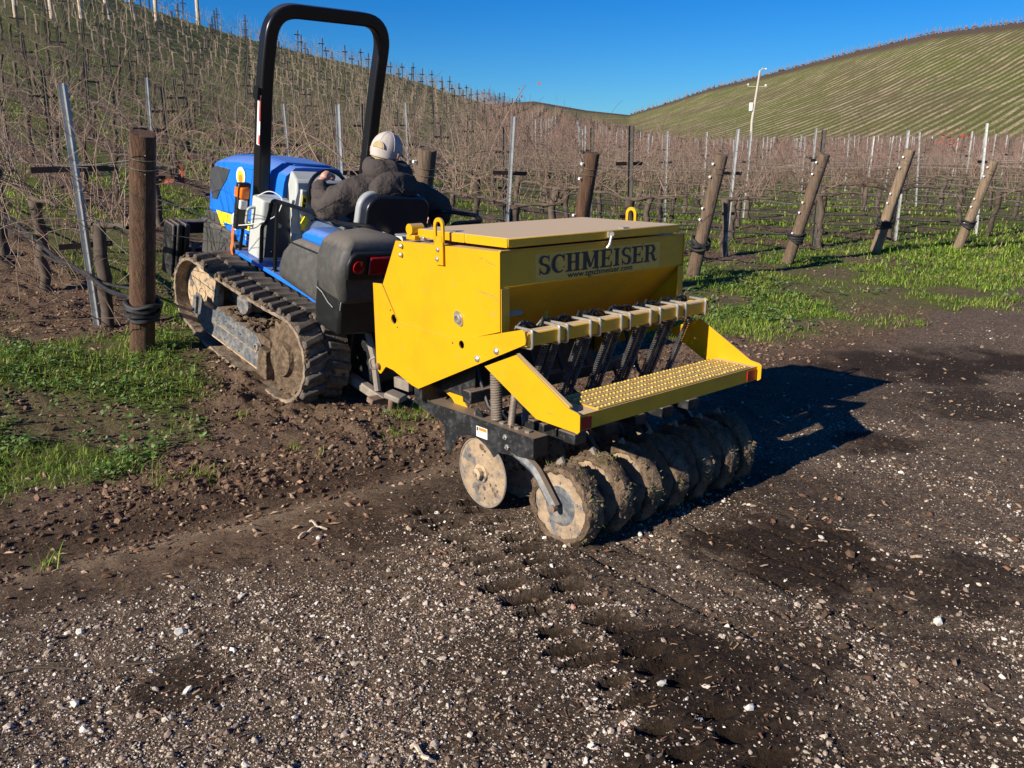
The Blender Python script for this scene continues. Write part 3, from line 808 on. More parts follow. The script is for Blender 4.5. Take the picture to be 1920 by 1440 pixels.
# raised teeth of the serrated tread
tooth = MB()
tooth.addmesh([(-.011, -.009, 0), (.011, -.009, 0), (.011, .009, 0), (-.011, .009, 0), (-.006, -.008, .011), (.008, -.008, .009), (.008, .002, .009), (-.006, .002, .011)],
              [(0, 1, 5, 4), (1, 2, 6, 5), (2, 3, 7, 6), (3, 0, 4, 7), (4, 5, 6, 7)])
M['tooth'] = worn('rubbed_tread_tooth', (.62, .40, .03), (.78, .70, .48), .5, 0, 90, .46, .66, dirt=(.45, .33, .12), dsc=50, dlo=.5, dhi=.7, bump_s=0)
M['gap'] = worn('dark_tread_slot', (.035, .025, .012), (.06, .045, .02), .9, 0, 60, .4, .7, bump_s=0)
t_0 = tooth.build('tread_tooth', 'tooth', tread)
slot = MB().box(-.007, .007, .003, .016, -.0005, .0012).build('tread_slot', 'gap', tread)
fi = True
for r_, yy in enumerate(np.linspace(-.112, .082, 5)):
    for k in range(46):
        x = .045 + k * .0225 + (r_ % 2) * .011
        if x > XR - .06: continue
        if fi: o, o2 = t_0, slot; fi = False
        else: o = copy_part(t_0, tread); o2 = copy_part(slot, tread)
        o.location = (x, yy, .6235); o2.location = (x, yy, .6236)
        o.scale = (.8, .8, random.uniform(.35, .7))
STEP = [(.425, .716), (.219, .803), (-.090, .641), (-.140, .634), (-.153, .625), (-.153, .561), (-.140, .549), (-.120, .552), (.097, .556)]
a = MB().prism(STEP, XL - .012, XL - .006).build('step_bracket', 'yellow', drill)
b_ = MB().prism(STEP, XR + .006, XR + .012).build('step_bracket', 'yellow', drill)
MB().prism([(.219, .803), (.225, .806), (-.088, .648), (-.090, .641)], XL - .006, XL + .012).build('bracket_fold', 'yellow_dusty', drill)
for x0, x1 in ((XL + .002, XL + .075), (XR - .075, XR - .004)):
    MB().box(x0, x1, -.1335, -.130, .556, .606).build('reflector', 'reflector', drill)
# lettering on the hopper: slab serif capitals
def glyph(ch):
    """unit-height slab serif capital as a list of convex pieces, with its width"""
    V, T, S = .20, .085, .10     # vertical stem, thin stroke, serif overhang
    q = []
    def rect(x0, x1, y0, y1): q.append([(x0, y0), (x1, y0), (x1, y1), (x0, y1)])
    def stem(x): rect(x, x + V, T, 1 - T); rect(x - S, x + V + S * .6, 0, T); rect(x - S, x + V + S * .6, 1 - T, 1)
    def stroke(pts, ws):
        for i in range(len(pts) - 1):
            (x0, y0), (x1, y1) = pts[i], pts[i + 1]; l = math.hypot(x1 - x0, y1 - y0) or 1
            nx, ny = -(y1 - y0) / l, (x1 - x0) / l; a, b = ws[i] / 2, ws[i + 1] / 2
            q.append([(x0 + nx * a, y0 + ny * a), (x0 - nx * a, y0 - ny * a), (x1 - nx * b, y1 - ny * b), (x1 + nx * b, y1 + ny * b)])
    if ch == 'H':
        stem(.10); stem(.50); rect(.28, .52, .46, .46 + T); return q, .86
    if ch == 'I':
        stem(.12); return q, .44
    if ch == 'M':
        stem(.08); stem(.70); stroke([(.20, .98), (.49, .12)], [.2, .16]); stroke([(.49, .12), (.76, .98)], [.07, .09]); return q, 1.04
    if ch == 'E':
        stem(.10); rect(.28, .68, 0, T); rect(.28, .66, 1 - T, 1); rect(.28, .52, .46, .46 + T)
        rect(.60, .68, 0, .30); rect(.59, .66, .74, 1); rect(.47, .53, .36, .66); return q, .76
    if ch == 'R':
        stem(.10); pts = [(.28, .96)] + [(.45 + .17 * math.cos(rad(a)), .735 + .225 * math.sin(rad(a))) for a in range(80, -91, -17)] + [(.28, .50)]
        ws = [.08] + [.09 + .11 * max(0, math.cos(rad(a))) for a in range(80, -91, -17)] + [.08]
        stroke(pts, ws); stroke([(.42, .50), (.56, .40), (.60, .2), (.64, .06), (.74, .05), (.80, .16)], [.1, .18, .19, .16, .09, .06]); return q, .86
    if ch == 'C':
        angs = list(range(38, 323, 15)); pts = [(.42 + .30 * math.cos(rad(a)), .5 + .455 * math.sin(rad(a))) for a in angs]
        stroke(pts, [.09 + .13 * max(0, -math.cos(rad(a))) ** .8 for a in angs]); rect(.63, .70, .62, 1); stroke([(.64, .26), (.70, .34)], [.07, .05]); return q, .78
    if ch == 'S':
        pts = []; ws = []
        for a in range(30, 256, 15): pts.append((.34 + .20 * math.cos(rad(a)), .745 + .215 * math.sin(rad(a)))); ws.append(.09 + .10 * max(0, -math.cos(rad(a))))
        for a in range(60, -166, -15): pts.append((.36 + .20 * math.cos(rad(a)) + .0, .265 + .225 * math.sin(rad(a)))); ws.append(.09 + .13 * max(0, math.cos(rad(a))))
        stroke(pts, ws); rect(.53, .59, .68, 1); rect(.09, .15, 0, .36); return q, .68
    return q, .5
def lettering():
    word = 'SCHMEISER'; gl = [glyph(c) for c in word]; tot = sum(g[1] for g in gl)
    x0, x1, z0, h = .125, .922, 1.098, .082
    k = (x1 - x0) / tot; x = x0
    for c, (q, wd) in zip(word, gl):
        mb = MB()
        for j, poly in enumerate(q):
            mb.prism([(x + px * k * 1.03, z0 + pz * h) for px, pz in poly], .3375 + j * .00002, .3379, 'y')
        mb.build('letter', 'ink', hop_letters)
        x += wd * k
hop_letters = MB().box(.110, .945, .3380, .3388, 1.070, 1.190).build('name_decal', 'decal_film', drill) if 'decal_film' in M else None
if hop_letters is None:
    M['decal_film'] = worn('dull_decal_film', (.74, .46, .06), (.60, .38, .08), .5, 0, 9, .35, .75, dirt=(.4, .27, .1), dsc=30, dlo=.55, dhi=.7, bump_s=.05)
    hop_letters = MB().box(.112, .942, .3380, .3389, 1.068, 1.190).build('name_decal', 'decal_film', drill)
lettering()
def text_mesh(txt, size, mat, parent, matrix, name='lettering', squeeze=1, bold=.0):
    cu = bpy.data.curves.new('text', 'FONT'); cu.body = txt; cu.size = size; cu.extrude = .0004; cu.offset = bold; cu.align_x = 'CENTER'
    cu.resolution_u = 3
    to = bpy.data.objects.new('text', cu); scene.collection.objects.link(to)
    dg = bpy.context.evaluated_depsgraph_get()
    me = bpy.data.meshes.new_from_object(to.evaluated_get(dg))
    bpy.data.objects.remove(to); me.name = name
    o = bpy.data.objects.new(name, me); scene.collection.objects.link(o)
    me.materials.clear(); me.materials.append(M[mat]); o.parent = parent
    o.matrix_local = matrix @ Matrix.Diagonal((squeeze, 1, 1, 1))
    return o
# text lies in x (across) / z (up) and faces backward (-y)
text_mesh('www.tgschmeiser.com', .036, 'ink', drill, Matrix.Translation((.525, .3374, 1.072)) @ Matrix.Rotation(rad(90), 4, 'X'), squeeze=1.32, bold=.0006)
# pale warning strip low on the hopper and a small yellow rod
MB().box(-.04, .16, .474, .477, .905, .93, Matrix.Rotation(rad(-44), 3, 'X')).build('warning_strip', 'grey_plastic', drill)
MB().cyl((.20, .36, .93), (.17, .36, .86), .011, n=8).build('shut_off_rod', 'yellow_dusty', drill, smooth=True)
# seed tubes and dark inner works under the hopper
MB().box(XL + .02, XR - .02, .62, .78, .72, .80).build('meter_housing', 'black_paint', drill, bevel=.01)
for i in range(7):
    x = .03 + i * .175
    MB().tube([(x, .68, .74), (x + .01, .64, .60), (x, .56, .48), (x, .44, .42)], .011, 8).build('seed_tube', 'black_plastic', drill, smooth=True)
MB().box(XL + .01, XR - .01, .96, 1.02, .50, .62).build('front_crossbar', 'black_paint', drill, bevel=.006)
MB().box(XL + .03, XR - .03, .58, .64, .50, .56).build('inner_crossbar', 'black_paint', drill, bevel=.006)
MB().box(XL + .01, XR - .01, .93, .95, .44, .80).build('hopper_shade_sheet', 'black_paint', drill)  # added black sheet standing in for the deep shade under the hopper
MB().box(.0, .004, .62, .92, .5, .79).build('inner_web', 'black_paint', drill)
MB().prism([(1.02, .56), (.80, .56), (.74, .46), (.70, .42), (.78, .40), (.84, .46), (.95, .5)], .03, .036).build('yellow_gusset', 'yellow', drill)
# lower black frame beams
BEAM = [(1.040, .500), (1.000, .500), (.985, .442), (.940, .446), (.90, .440), (.60, .445), (.165, .440), (.165, .352), (.175, .345), (.392, .318)]
BEAM += arc(.571, .157, .192, 138, 15, 12)
BEAM += [(.785, .21), (.80, .355), (.953, .392), (1.030, .410)]
beam = MB().prism(BEAM, -.052, -.046).build('frame_side_plate', 'black_paint', drill)
MB().box(-.046, .035, .168, .93, .425, .4385).build('frame_top_plate', 'black_paint', drill)
MB().box(-.046, .035, .168, .174, .35, .4245).build('frame_end_plate', 'black_paint', drill)
MB().box(.031, .035, .175, .93, .34, .4245).build('frame_side_plate', 'black_paint', drill)
for x in (.13, .33, .53, .73, .93):
    MB().box(x, x + .075, .10, .62, .385, .435).build('opener_beam', 'black_paint', drill, bevel=.005)
    MB().box(x + .01, x + .06, .22, .34, .437, .465).build('beam_block', 'black_paint', drill, bevel=.004)
MB().box(.04, XR - .05, .30, .36, .34, .384).build('rear_crossbar', 'black_paint', drill, bevel=.005)
MB().box(.04, XR - .05, .20, .214, .44, .475).build('stop_bar', 'black_paint', drill, bevel=.004)
for (y, z) in ((.60, .44), (.25, .4385), (.32, .4385), (.42, .4385)):
    MB().lathe([(0, .016), (.008, .016), (.010, .008)], (-.005, y, z), 'z', 6).build('hex_bolt', 'old_iron', drill)
for (y, z) in ((.342, .405), (.330, .362)):
    MB().lathe([(0, .013), (-.008, .013), (-.009, .007), (-.016, .006)], (-.052, y, z), 'x', 6).build('hex_bolt', 'steel', drill)
MB().prism([(.60, .4385), (.54, .4385), (.555, .47), (.575, .482), (.592, .468)], -.02, -.012).build('lug_plate', 'black_paint', drill)
# clump: warning label
lb = MB().box(-.0535, -.0522, .470, .548, .358, .408, Matrix.Rotation(rad(0), 3, 'X')).build('warning_label', 'white', drill)
MB().box(-.0542, -.0536, .474, .530, .390, .405).build('orange_band', 'decal_orange', lb)
MB().box(-.0542, -.0536, .534, .544, .386, .404).build('black_symbol', 'ink', lb)
for k in range(4): MB().box(-.0541, -.0536, .478, .528, .366 + k * .005, .3675 + k * .005).build('print_line', 'dark_panel', lb)
# springs on the left beam
MB().coil((0, .466, .445), (0, .470, .665), .0225, .0055, 19, 6, 14).build('down_pressure_spring', 'spring', drill, smooth=True)
MB().cyl((0, .466, .44), (0, .47, .67), .016, n=10).build('spring_core', 'rust', drill, smooth=True)
MB().coil((-.02, .345, .455), (-.02, .318, .62), .013, .0034, 26, 5, 10).build('opener_spring', 'spring', drill, smooth=True)
MB().cyl((-.02, .36, .40), (-.02, .30, .68), .006, n=8).build('spring_rod', 'rust', drill)
MB().coil((.06, .345, .455), (.06, .318, .62), .013, .0034, 26, 5, 10).build('opener_spring', 'spring_shaded', drill, smooth=True)
MB().cyl((.06, .36, .40), (.06, .30, .68), .006, n=8).build('spring_rod', 'rust', drill)
# front coulter discs
def coulter(x):
    o = MB().lathe([(-.004, .004), (-.004, .15), (-.0005, .172), (.0, .172), (.003, .15), (.003, .004)], (0, 0, 0), n=48).build('coulter_disc', 'mud_steel', drill, smooth=True, angle=30)
    o.location = (x, .571, .160)
    h = MB().lathe([(0, .046), (-.010, .044), (-.012, .028), (-.034, .027), (-.036, .022), (-.038, .010), (-.040, .001)], (-.004, 0, 0), n=28).build('disc_hub', 'mud_pale', o, smooth=True, angle=30)
    MB().lathe([(0, .009), (-.006, .009)], (-.043, 0, 0), n=6).build('hub_bolt', 'old_iron', h)
    MB().tube([(-.0008, .1665 * math.cos(a), .1665 * math.sin(a)) for a in np.linspace(0, 2 * PI, 49)], .0055, 6, cap=False).build('disc_rim', 'old_iron', o, smooth=True)
    mb = MB(); rr = random.Random(int(x * 100))
    for k in range(26):
        a = rr.uniform(0, 2 * PI); q = rr.uniform(.04, .135)
        mb.lump((-.004, q * math.cos(a), q * math.sin(a)), rr.uniform(.006, .018), k, 1, 1, .6)
    mm = mb.build('dried_mud', 'mud', o, smooth=True); mm.scale = (.35, 1, 1); mm['kind'] = 'stuff'
    return o
coulter(0.0)
for x in (.19, .38, .57, .76, .95): coulter(x)
MB().box(.01, 1.1, .556, .586, .145, .175).build('coulter_axle', 'old_iron', drill)
# rear opener discs caked with mud
def opener(x, seed, side):
    o = MB().lathe([(-.004, .004), (-.004, .10), (-.003, .168), (.003, .168), (.003, .004)], (0, 0, 0), n=40).build('opener_disc', 'mud_steel', drill, smooth=True, angle=30)
    o.location = (x, .048, .160)
    MB().lathe([(-.0055, .002), (-.0055, .086), (-.004, .088)], (0, 0, 0), n=30).build('disc_plate', 'frame_plate', o, smooth=True, angle=30)
    rr = random.Random(seed)
    n, mprof = 72, [(-.008, .150), (-.016, .162), (-.012, .176), (.020, .186), (.060, .184), (.082, .172), (.080, .150), (.062, .12)]
    vs = []; fs = []
    for i, (h, r) in enumerate(mprof):
        for k in range(n):
            a = 2 * PI * k / n
            j = 1 + .10 * (float(fbm(np.array([a * 4.0 + seed]), np.array([i * .8 + seed]), 1.3, 4, seed)[0]) - .5) * 2
            if i in (0, 7): j = 1 + .16 * (float(fbm(np.array([a * 3.0 + seed]), np.array([i + seed * 2.]), 1.1, 4, seed)[0]) - .5) * 2
            vs.append((h + rr.uniform(-.004, .004), r * j * math.cos(a), r * j * math.sin(a)))
    for i in range(len(mprof) - 1):
        for k in range(n): fs.append((i * n + k, i * n + (k + 1) % n, (i + 1) * n + (k + 1) % n, (i + 1) * n + k))
    mud = MB().addmesh(vs, fs)
    for k in range(70):
        a = rr.uniform(0, 2 * PI); mud.lump((rr.uniform(-.01, .075), .178 * math.cos(a), .178 * math.sin(a)), rr.uniform(.006, .016), k + seed * 100, 1, 1, .6)
    mud.build('mud_cake', 'mud', o, smooth=True)
    for k in range(5):
        a = 2 * PI * k / 5 + .3
        MB().lathe([(0, .007), (-.004, .006), (-.005, .001)], (-.005, .105 * math.cos(a), .105 * math.sin(a)), n=8).build('rivet', 'old_iron', o, smooth=True)
    # grass caught in the mud
    g = []; c = []
    for k in range(90):
        a = rr.uniform(0, 2 * PI); r = .180; hx = rr.uniform(-.01, .08)
        b0 = Vector((hx, r * math.cos(a), r * math.sin(a))); d = Vector((rr.uniform(-.5, .5), math.cos(a + rr.uniform(-1, 1)), math.sin(a + rr.uniform(-1, 1)))) * rr.uniform(.010, .026)
        s_ = d.cross(Vector((1, 0, 0))).normalized() * .0025
        g += [b0 - s_, b0 + s_, b0 + d]; cc = rr.choice([(.10, .17, .03), (.2, .22, .08), (.3, .27, .14)]); c += [cc] * 3
    t = np_mesh('caught_grass', np.array(g), np.arange(len(g)).reshape(-1, 3), 'blade', np.array(c)); t.parent = o; t['kind'] = 'stuff'
    # steel scraper standing above the disc
    MB().prism([(-.01, .16), (.02, .21), (.045, .185), (.06, .15)], .018, .03).build('scraper', 'old_iron', o)
for i, x in enumerate((.0, .19, .38, .57, .76, .95, 1.10)): opener(x, 3 + i, 0)
MB().box(.07, 1.1, .036, .060, .148, .172).build('opener_axle', 'old_iron', drill)
# arm that carries the first rear disc
MB().tube(fillet([(-.030, .40, .36), (-.034, .24, .325), (-.036, .165, .30), (-.036, .045, .165)], .05), [.02] * 3 + [.024] * 11, 6).build('opener_arm', 'frame_plate', drill, smooth=True)
MB().lathe([(0, .017), (-.022, .017), (-.024, .008)], (-.036, .045, .163), n=14).build('arm_bolt', 'rust', drill, smooth=True)
for x in (.35, .73, 1.06):
    MB().tube([(x, .35, .38), (x, .22, .33), (x, .05, .16)], .02, 6).build('opener_arm', 'black_paint', drill, smooth=True)
# three point hitch between drill and tractor
MB().box(.10, .13, 1.02, 1.34, .46, .56).build('hitch_plate', 'black_paint', drill, bevel=.004)
MB().box(.90, .93, 1.02, 1.34, .46, .56).build('hitch_plate', 'black_paint', drill, bevel=.004)
MB().prism([(1.03, .56), (1.06, .56), (1.30, 1.10), (1.26, 1.13)], .50, .53).build('mast', 'black_paint', drill)
MB().box(-.055, .0, 1.03, 1.16, 1.222, 1.232).build('mounting_strap', 'steel', drill, bevel=.003)
# scratches and rubbed seams on the left end
for (y0, z0, y1, z1) in ((.36, 1.155, .43, 1.17), (.445, 1.176, .47, 1.180), (.345, 1.01, .38, 1.03), (.38, 1.03, .47, 1.035), (.0, .595, .03, .60)):
    wv_ = MB()
    x_ = XL - .0008 if y0 > .1 else XL - .0128
    n_ = 6; pts = [(y0 + (y1 - y0) * t / n_, z0 + (z1 - z0) * t / n_ + random.uniform(-.002, .002)) for t in range(n_ + 1)]
    wv_.prism([(a_, b2 + .0010) for a_, b2 in pts] + [(a_, b2 - .0010) for a_, b2 in pts][::-1], x_, x_ + .001)
    wv_.build('paint_scratch', 'rust', drill)
MB().box(.13, .16, 1.36, 1.50, .36, .42).build('lower_link', 'old_iron', drill, bevel=.004)
# ------------------------------------------------------------------ crawler tractor (local: x across, y forward, z up)
tractor = empty('crawler_tractor', tractor_matrix)
tag(tractor, 'blue crawler tractor with muddy rubber tracks and a black roll bar', 'tractor')
CX = .80
def track_path(off=0, n=150):
    """closed outline of the belt seen from the side, as (y, z) points with outward normals, evenly spaced"""
    pts = []
    ra, rb = .285 + off, .255 + off
    A, B = (.185, .305), (1.40, .325)
    pts += [(A[0] + ra * math.cos(rad(a)), A[1] + ra * math.sin(rad(a))) for a in range(92, 250, 6)]
    pts += [(.16, .020 - off), (.35, .012 - off), (.62, .010 - off), (.95, .010 - off), (1.20, .022 - off)]
    pts += [(B[0] + rb * math.cos(rad(a)), B[1] + rb * math.sin(rad(a))) for a in range(-62, 96, 6)]
    pts += [(1.1, .567 + off), (.8, .565 + off), (.5, .572 + off)]
    P2 = [Vector(p) for p in pts]; L = [0]
    for i in range(len(P2)): L.append(L[-1] + (P2[(i + 1) % len(P2)] - P2[i]).length)
    out = []
    for k in range(n):
        d = L[-1] * k / n; i = max(j for j in range(len(P2)) if L[j] <= d)
        a, b = P2[i], P2[(i + 1) % len(P2)]; t = (d - L[i]) / max((b - a).length, 1e-6)
        out.append((a.lerp(b, t), (b - a).normalized()))
    return out, L[-1]
def make_track(x0, x1, name_seed):
    tp, Ln = track_path(0, 160)
    vs = []; fs = []; n = len(tp); th = .022
    rr = random.Random(name_seed)
    for (p, t) in tp:
        nrm = Vector((-t.y, t.x))
        # make sure the normal points out of the loop
        if (p - Vector((.8, .3))).dot(nrm) < 0 and abs(nrm.y) > .5: nrm = -nrm
        if abs(nrm.y) <= .5 and (p.x - .8) * nrm.x < 0: nrm = -nrm
        q = p - nrm * th
        j = rr.uniform(-.004, .004)
        vs += [(x0 + j, p.x, p.y), (x1 - j, p.x, p.y), (x1 - j, q.x, q.y), (x0 + j, q.x, q.y)]
    for i in range(n):
        a = i * 4; b = ((i + 1) % n) * 4
        for k in range(4): fs.append((a + k, a + (k + 1) % 4, b + (k + 1) % 4, b + k))
    belt = MB().addmesh(vs, fs).build('track_belt', 'rubber', tractor, smooth=True, angle=40)
    # lugs: two staggered rows of slanting bars
    wd = x1 - x0
    def lug_mesh(sgn):
        mb = MB(); L_ = wd * .47; h = .036; y0, y1 = .031, .020
        sk = .022 * sgn
        a = [(-L_ / 2, -y0 - sk, 0), (L_ / 2, -y0 + sk, 0), (L_ / 2, y0 + sk, 0), (-L_ / 2, y0 - sk, 0)]
        b = [(-L_ / 2 + .006, -y1 - sk, h), (L_ / 2 - .012, -y1 + sk, h), (L_ / 2 - .012, y1 + sk, h), (-L_ / 2 + .006, y1 - sk, h)]
        return mb.addmesh(a + b, [(0, 3, 2, 1), (4, 5, 6, 7), (0, 1, 5, 4), (1, 2, 6, 5), (2, 3, 7, 6), (3, 0, 4, 7)])
    src = [lug_mesh(1).build('track_lug', 'lug', belt, bevel=.006), lug_mesh(-1).build('track_lug', 'lug', belt, bevel=.006)]
    N = 37; used = [False, False]
    tl, _ = track_path(.0, N * 2)
    for k, (p, t) in enumerate(tl):
        side = k % 2
        nrm = Vector((-t.y, t.x))
        if (p - Vector((.8, .3))).dot(nrm) < 0 and abs(nrm.y) > .5: nrm = -nrm
        if abs(nrm.y) <= .5 and (p.x - .8) * nrm.x < 0: nrm = -nrm
        if not used[side]: o = src[side]; used[side] = True
        else: o = copy_part(src[side], belt)
        xc = x0 + wd * (.25 if side == 0 else .75)
        n3 = Vector((0, nrm.x, nrm.y)); x3 = Vector((1, 0, 0)); y3 = n3.cross(x3)
        sc = rr.uniform(.82, 1.05)
        o.matrix_local = Matrix(((x3.x, y3.x, n3.x * sc, xc), (x3.y, y3.y, n3.y * sc, p.x), (x3.z, y3.z, n3.z * sc, p.y), (0, 0, 0, 1)))
    # mud packed between the lugs
    mb = MB()
    for k in range(420):
        p, t = tp[rr.randrange(n)]
        nrm = Vector((-t.y, t.x))
        if (p - Vector((.8, .3))).dot(nrm) < 0 and abs(nrm.y) > .5: nrm = -nrm
        if abs(nrm.y) <= .5 and (p.x - .8) * nrm.x < 0: nrm = -nrm
        x = rr.choice([x0 + .015, (x0 + x1) / 2, rr.uniform(x0, x1)]) + rr.gauss(0, .008)
        q = p + nrm * rr.uniform(0, .010)
        mb.lump((x, q.x, q.y), rr.uniform(.006, .019), k, 1, 1, .8)
    tag(mb.build('packed_mud', 'mud', belt, smooth=True), kind='stuff')
    return belt
make_track(0.0, .345, 1)
make_track(1.26, 1.60, 2)
# drive sprocket with teeth, front idler and rollers, undercarriage frame (left side is in view)
def toothed(r0, r1, n, x0, x1, c):
    pl = []
    for k in range(n):
        for q, rr_ in ((0, r0), (.25, r1), (.5, r1), (.75, r0)):
            a = 2 * PI * (k + q) / n; pl.append((c[0] + rr_ * math.cos(a), c[1] + rr_ * math.sin(a)))
    return MB().prism(pl, x0, x1)
for x, m_ in ((.05, 1), (1.31, -1)):
    sp = toothed(.225, .258, 17, x, x + .03, (.185, .305)).build('drive_sprocket', 'mud', tractor)
    MB().lathe([(0, .20), (-.02, .12), (-.05, .11), (-.055, .02)], (x, .185, .305), n=28).build('sprocket_hub', 'mud', sp, smooth=True)
    MB().cyl((x + .03, .185, .305), (x + .24, .185, .305), .21, n=24).build('final_drive', 'black_paint', sp)
    idl = MB().lathe([(0, .175), (0, .225), (.012, .228), (.05, .222), (.06, .1), (.15, .1), (.16, .222), (.2, .228), (.2, .1)], (x + .045, 1.40, .325), n=36).build('front_idler', 'mud_pale', tractor, smooth=True)
    MB().lathe([(0, .17), (.02, .15), (.022, .06), (-.01, .055), (-.012, .01)], (x + .05, 1.40, .325), n=28).build('idler_web', 'mud_pale', idl, smooth=True)
    MB().tube([(x + .05, 1.40 - .02, .42), (x + .048, 1.38, .46), (x + .05, 1.36, .40)], .004, 5).build('idler_rib', 'mud', idl)
    fr = MB().prism([(.42, .12), (.44, .30), (.50, .345), (1.03, .345), (1.06, .31), (1.22, .30), (1.27, .35), (1.34, .35), (1.36, .20), (1.18, .11)], x - .035, x - .028).build('undercarriage_plate', 'frame_plate', tractor)
    MB().box(x - .028, x + .24, .46, 1.05, .300, .344).build('frame_top', 'frame_plate', tractor, bevel=.006)
    MB().box(x - .026, x + .24, .45, 1.30, .13, .29).build('frame_beam', 'black_paint', tractor)
    MB().box(x - .041, x - .0355, .44, 1.20, .118, .128).box(x - .041, x - .0355, .48, 1.06, .228, .232).build('weld_strip', 'mud_pale', fr)
    MB().box(x - .055, x - .036, 1.30, 1.345, .20, .33).build('guide_block', 'frame_plate', fr, bevel=.004)
    MB().prism([(.30, .105), (.34, .295), (.43, .295), (.43, .105)], x - .06, x + .0).build('rock_guard', 'mud', tractor, bevel=.006)
    MB().prism([(.33, .31), (.36, .355), (.47, .365), (.52, .35), (.46, .30)], x - .03, x + .12).build('scraper_block', 'mud', tractor, bevel=.01)
    MB().lathe([(0, .028), (-.02, .026), (-.022, .016), (-.01, .014)], (x - .036, .47, .275), n=16).build('pivot_boss', 'old_iron', fr, smooth=True)
    for (yy, zz) in ((1.0, .30), (.9, .29), (.8, .28), (.7, .275), (.9, .16), (.7, .15), (1.1, .25), (1.1, .16)):
        MB().lathe([(0, .007), (-.004, .005), (-.005, .001)], (x - .035, yy, zz), n=8).build('rivet', 'black_paint', fr)
    ro = MB().lathe([(0, .075), (.02, .08), (.07, .06), (.12, .08), (.14, .075)], (x + .02, .80, .455), n=24).build('carrier_roller', 'frame_plate', tractor, smooth=True)
    MB().cyl((x + .05, .80, .455), (x + .26, .80, .40), .03, n=10).build('roller_axle', 'mud', ro)
    for yy in (.52, .74, .96, 1.17):
        MB().lathe([(0, .075), (.03, .085), (.10, .085), (.15, .075)], (x + .03, yy, .115), n=18).build('track_roller', 'mud', tractor, smooth=True)
mb = MB(); rr = random.Random(3)
for k in range(260):
    y = rr.uniform(.48, .98); mb.lump((rr.uniform(.03, .28), y, .345 + rr.uniform(0, .03) * (1 - abs(y - .7))), rr.uniform(.006, .028), k, .7, 1, .8)
tag(mb.build('soil_heap', 'mud', tractor, smooth=True), 'loose brown soil lying on the track frame', kind='stuff')
# main body between the tracks
MB().box(.40, 1.20, .0, 1.55, .20, .62).build('chassis', 'black_paint', tractor, bevel=.02)
MB().box(.45, 1.15, -.22, .05, .22, .80).build('rear_housing', 'black_paint', tractor, bevel=.03)
# step deck, blue
dk = MB().prism([(.40, .640), (1.39, .640), (1.41, .632), (1.41, .612), (.42, .612)], .325, .66).build('step_deck', 'blue', tractor, bevel=.004)
MB().prism([(.42, .640), (.42, .612), (.27, .600), (.20, .52), (.18, .545), (.25, .628)], .325, .50).build('deck_tail', 'blue', tractor)
dk2 = MB().prism([(.20, .640), (1.39, .640), (1.39, .612), (.20, .612)], 1.0, 1.28).build('step_deck', 'blue', tractor, bevel=.004)
# hood: cross sections lofted along y
def loft(secs, name, mat, parent, bevel=0, angle=30, caps=True):
    n = len(secs[0]); vs = [p for s_ in secs for p in s_]; fs = []
    for i in range(len(secs) - 1):
        for k in range(n): fs.append((i * n + k, i * n + (k + 1) % n, (i + 1) * n + (k + 1) % n, (i + 1) * n + k))
    if caps: fs += [tuple(range(n)), tuple(range((len(secs) - 1) * n, len(secs) * n))]
    return MB().addmesh(vs, fs).build(name, mat, parent, bevel=bevel, smooth=True, angle=angle)
def hood_sec(y, ztop, zsh, half, zb, tophalf):
    L = []
    for sx in (-1, 1):
        side = [(CX + sx * half, y, zb), (CX + sx * half * 1.0, y, (zb + zsh) / 2), (CX + sx * half * .985, y, zsh - .06), (CX + sx * (half * .95), y, zsh - .012),
                (CX + sx * (half * .86), y, zsh + .008), (CX + sx * tophalf, y, ztop - .004), (CX + sx * tophalf * .55, y, ztop)]
        L += side if sx == -1 else side[::-1]
    return L
HX = .845; CX0 = CX; CX = HX
secs = [hood_sec(1.22, 1.300, 1.246, .275, .99, .19), hood_sec(1.30, 1.300, 1.246, .28, .86, .19), hood_sec(1.62, 1.275, 1.222, .28, .76, .19), hood_sec(1.92, 1.225, 1.172, .277, .72, .18),
        hood_sec(2.14, 1.172, 1.122, .270, .695, .165), hood_sec(2.26, 1.128, 1.085, .258, .69, .15), hood_sec(2.33, 1.06, 1.01, .235, .69, .12), hood_sec(2.36, .95, .91, .20, .70, .09)]
hood = loft(secs, 'hood', 'blue', tractor, angle=58)
# hood top panel seam, a thin raised skin
MB().prism([(1.28, 1.3015), (1.62, 1.2765), (1.92, 1.2265), (2.1, 1.183), (2.1, 1.187), (1.92, 1.231), (1.62, 1.281), (1.28, 1.306)], CX - .165, CX + .165).build('hood_top_panel', 'blue', hood, bevel=.003)
MB().prism([(2.0, 1.214), (2.24, 1.138), (2.24, 1.146), (2.0, 1.22)], CX - .12, CX + .14).build('hood_grille', 'black_plastic', hood)
# dark recess under the rear of the hood
MB().box(CX - .25, CX + .25, 1.16, 1.22, .80, 1.235).build('firewall', 'black_plastic', tractor, bevel=.02)
# side vent
xs = CX - .281; CX = CX0
VENT = [(2.22, .80), (2.265, .90), (2.27, 1.02), (2.20, 1.068), (1.98, 1.095), (2.02, 1.0), (2.10, .90), (2.15, .81)]
v = MB().prism(VENT, xs + .004, xs + .024).build('side_vent', 'dark_panel', hood, bevel=.003)
v.location = (.0, 0, 0)
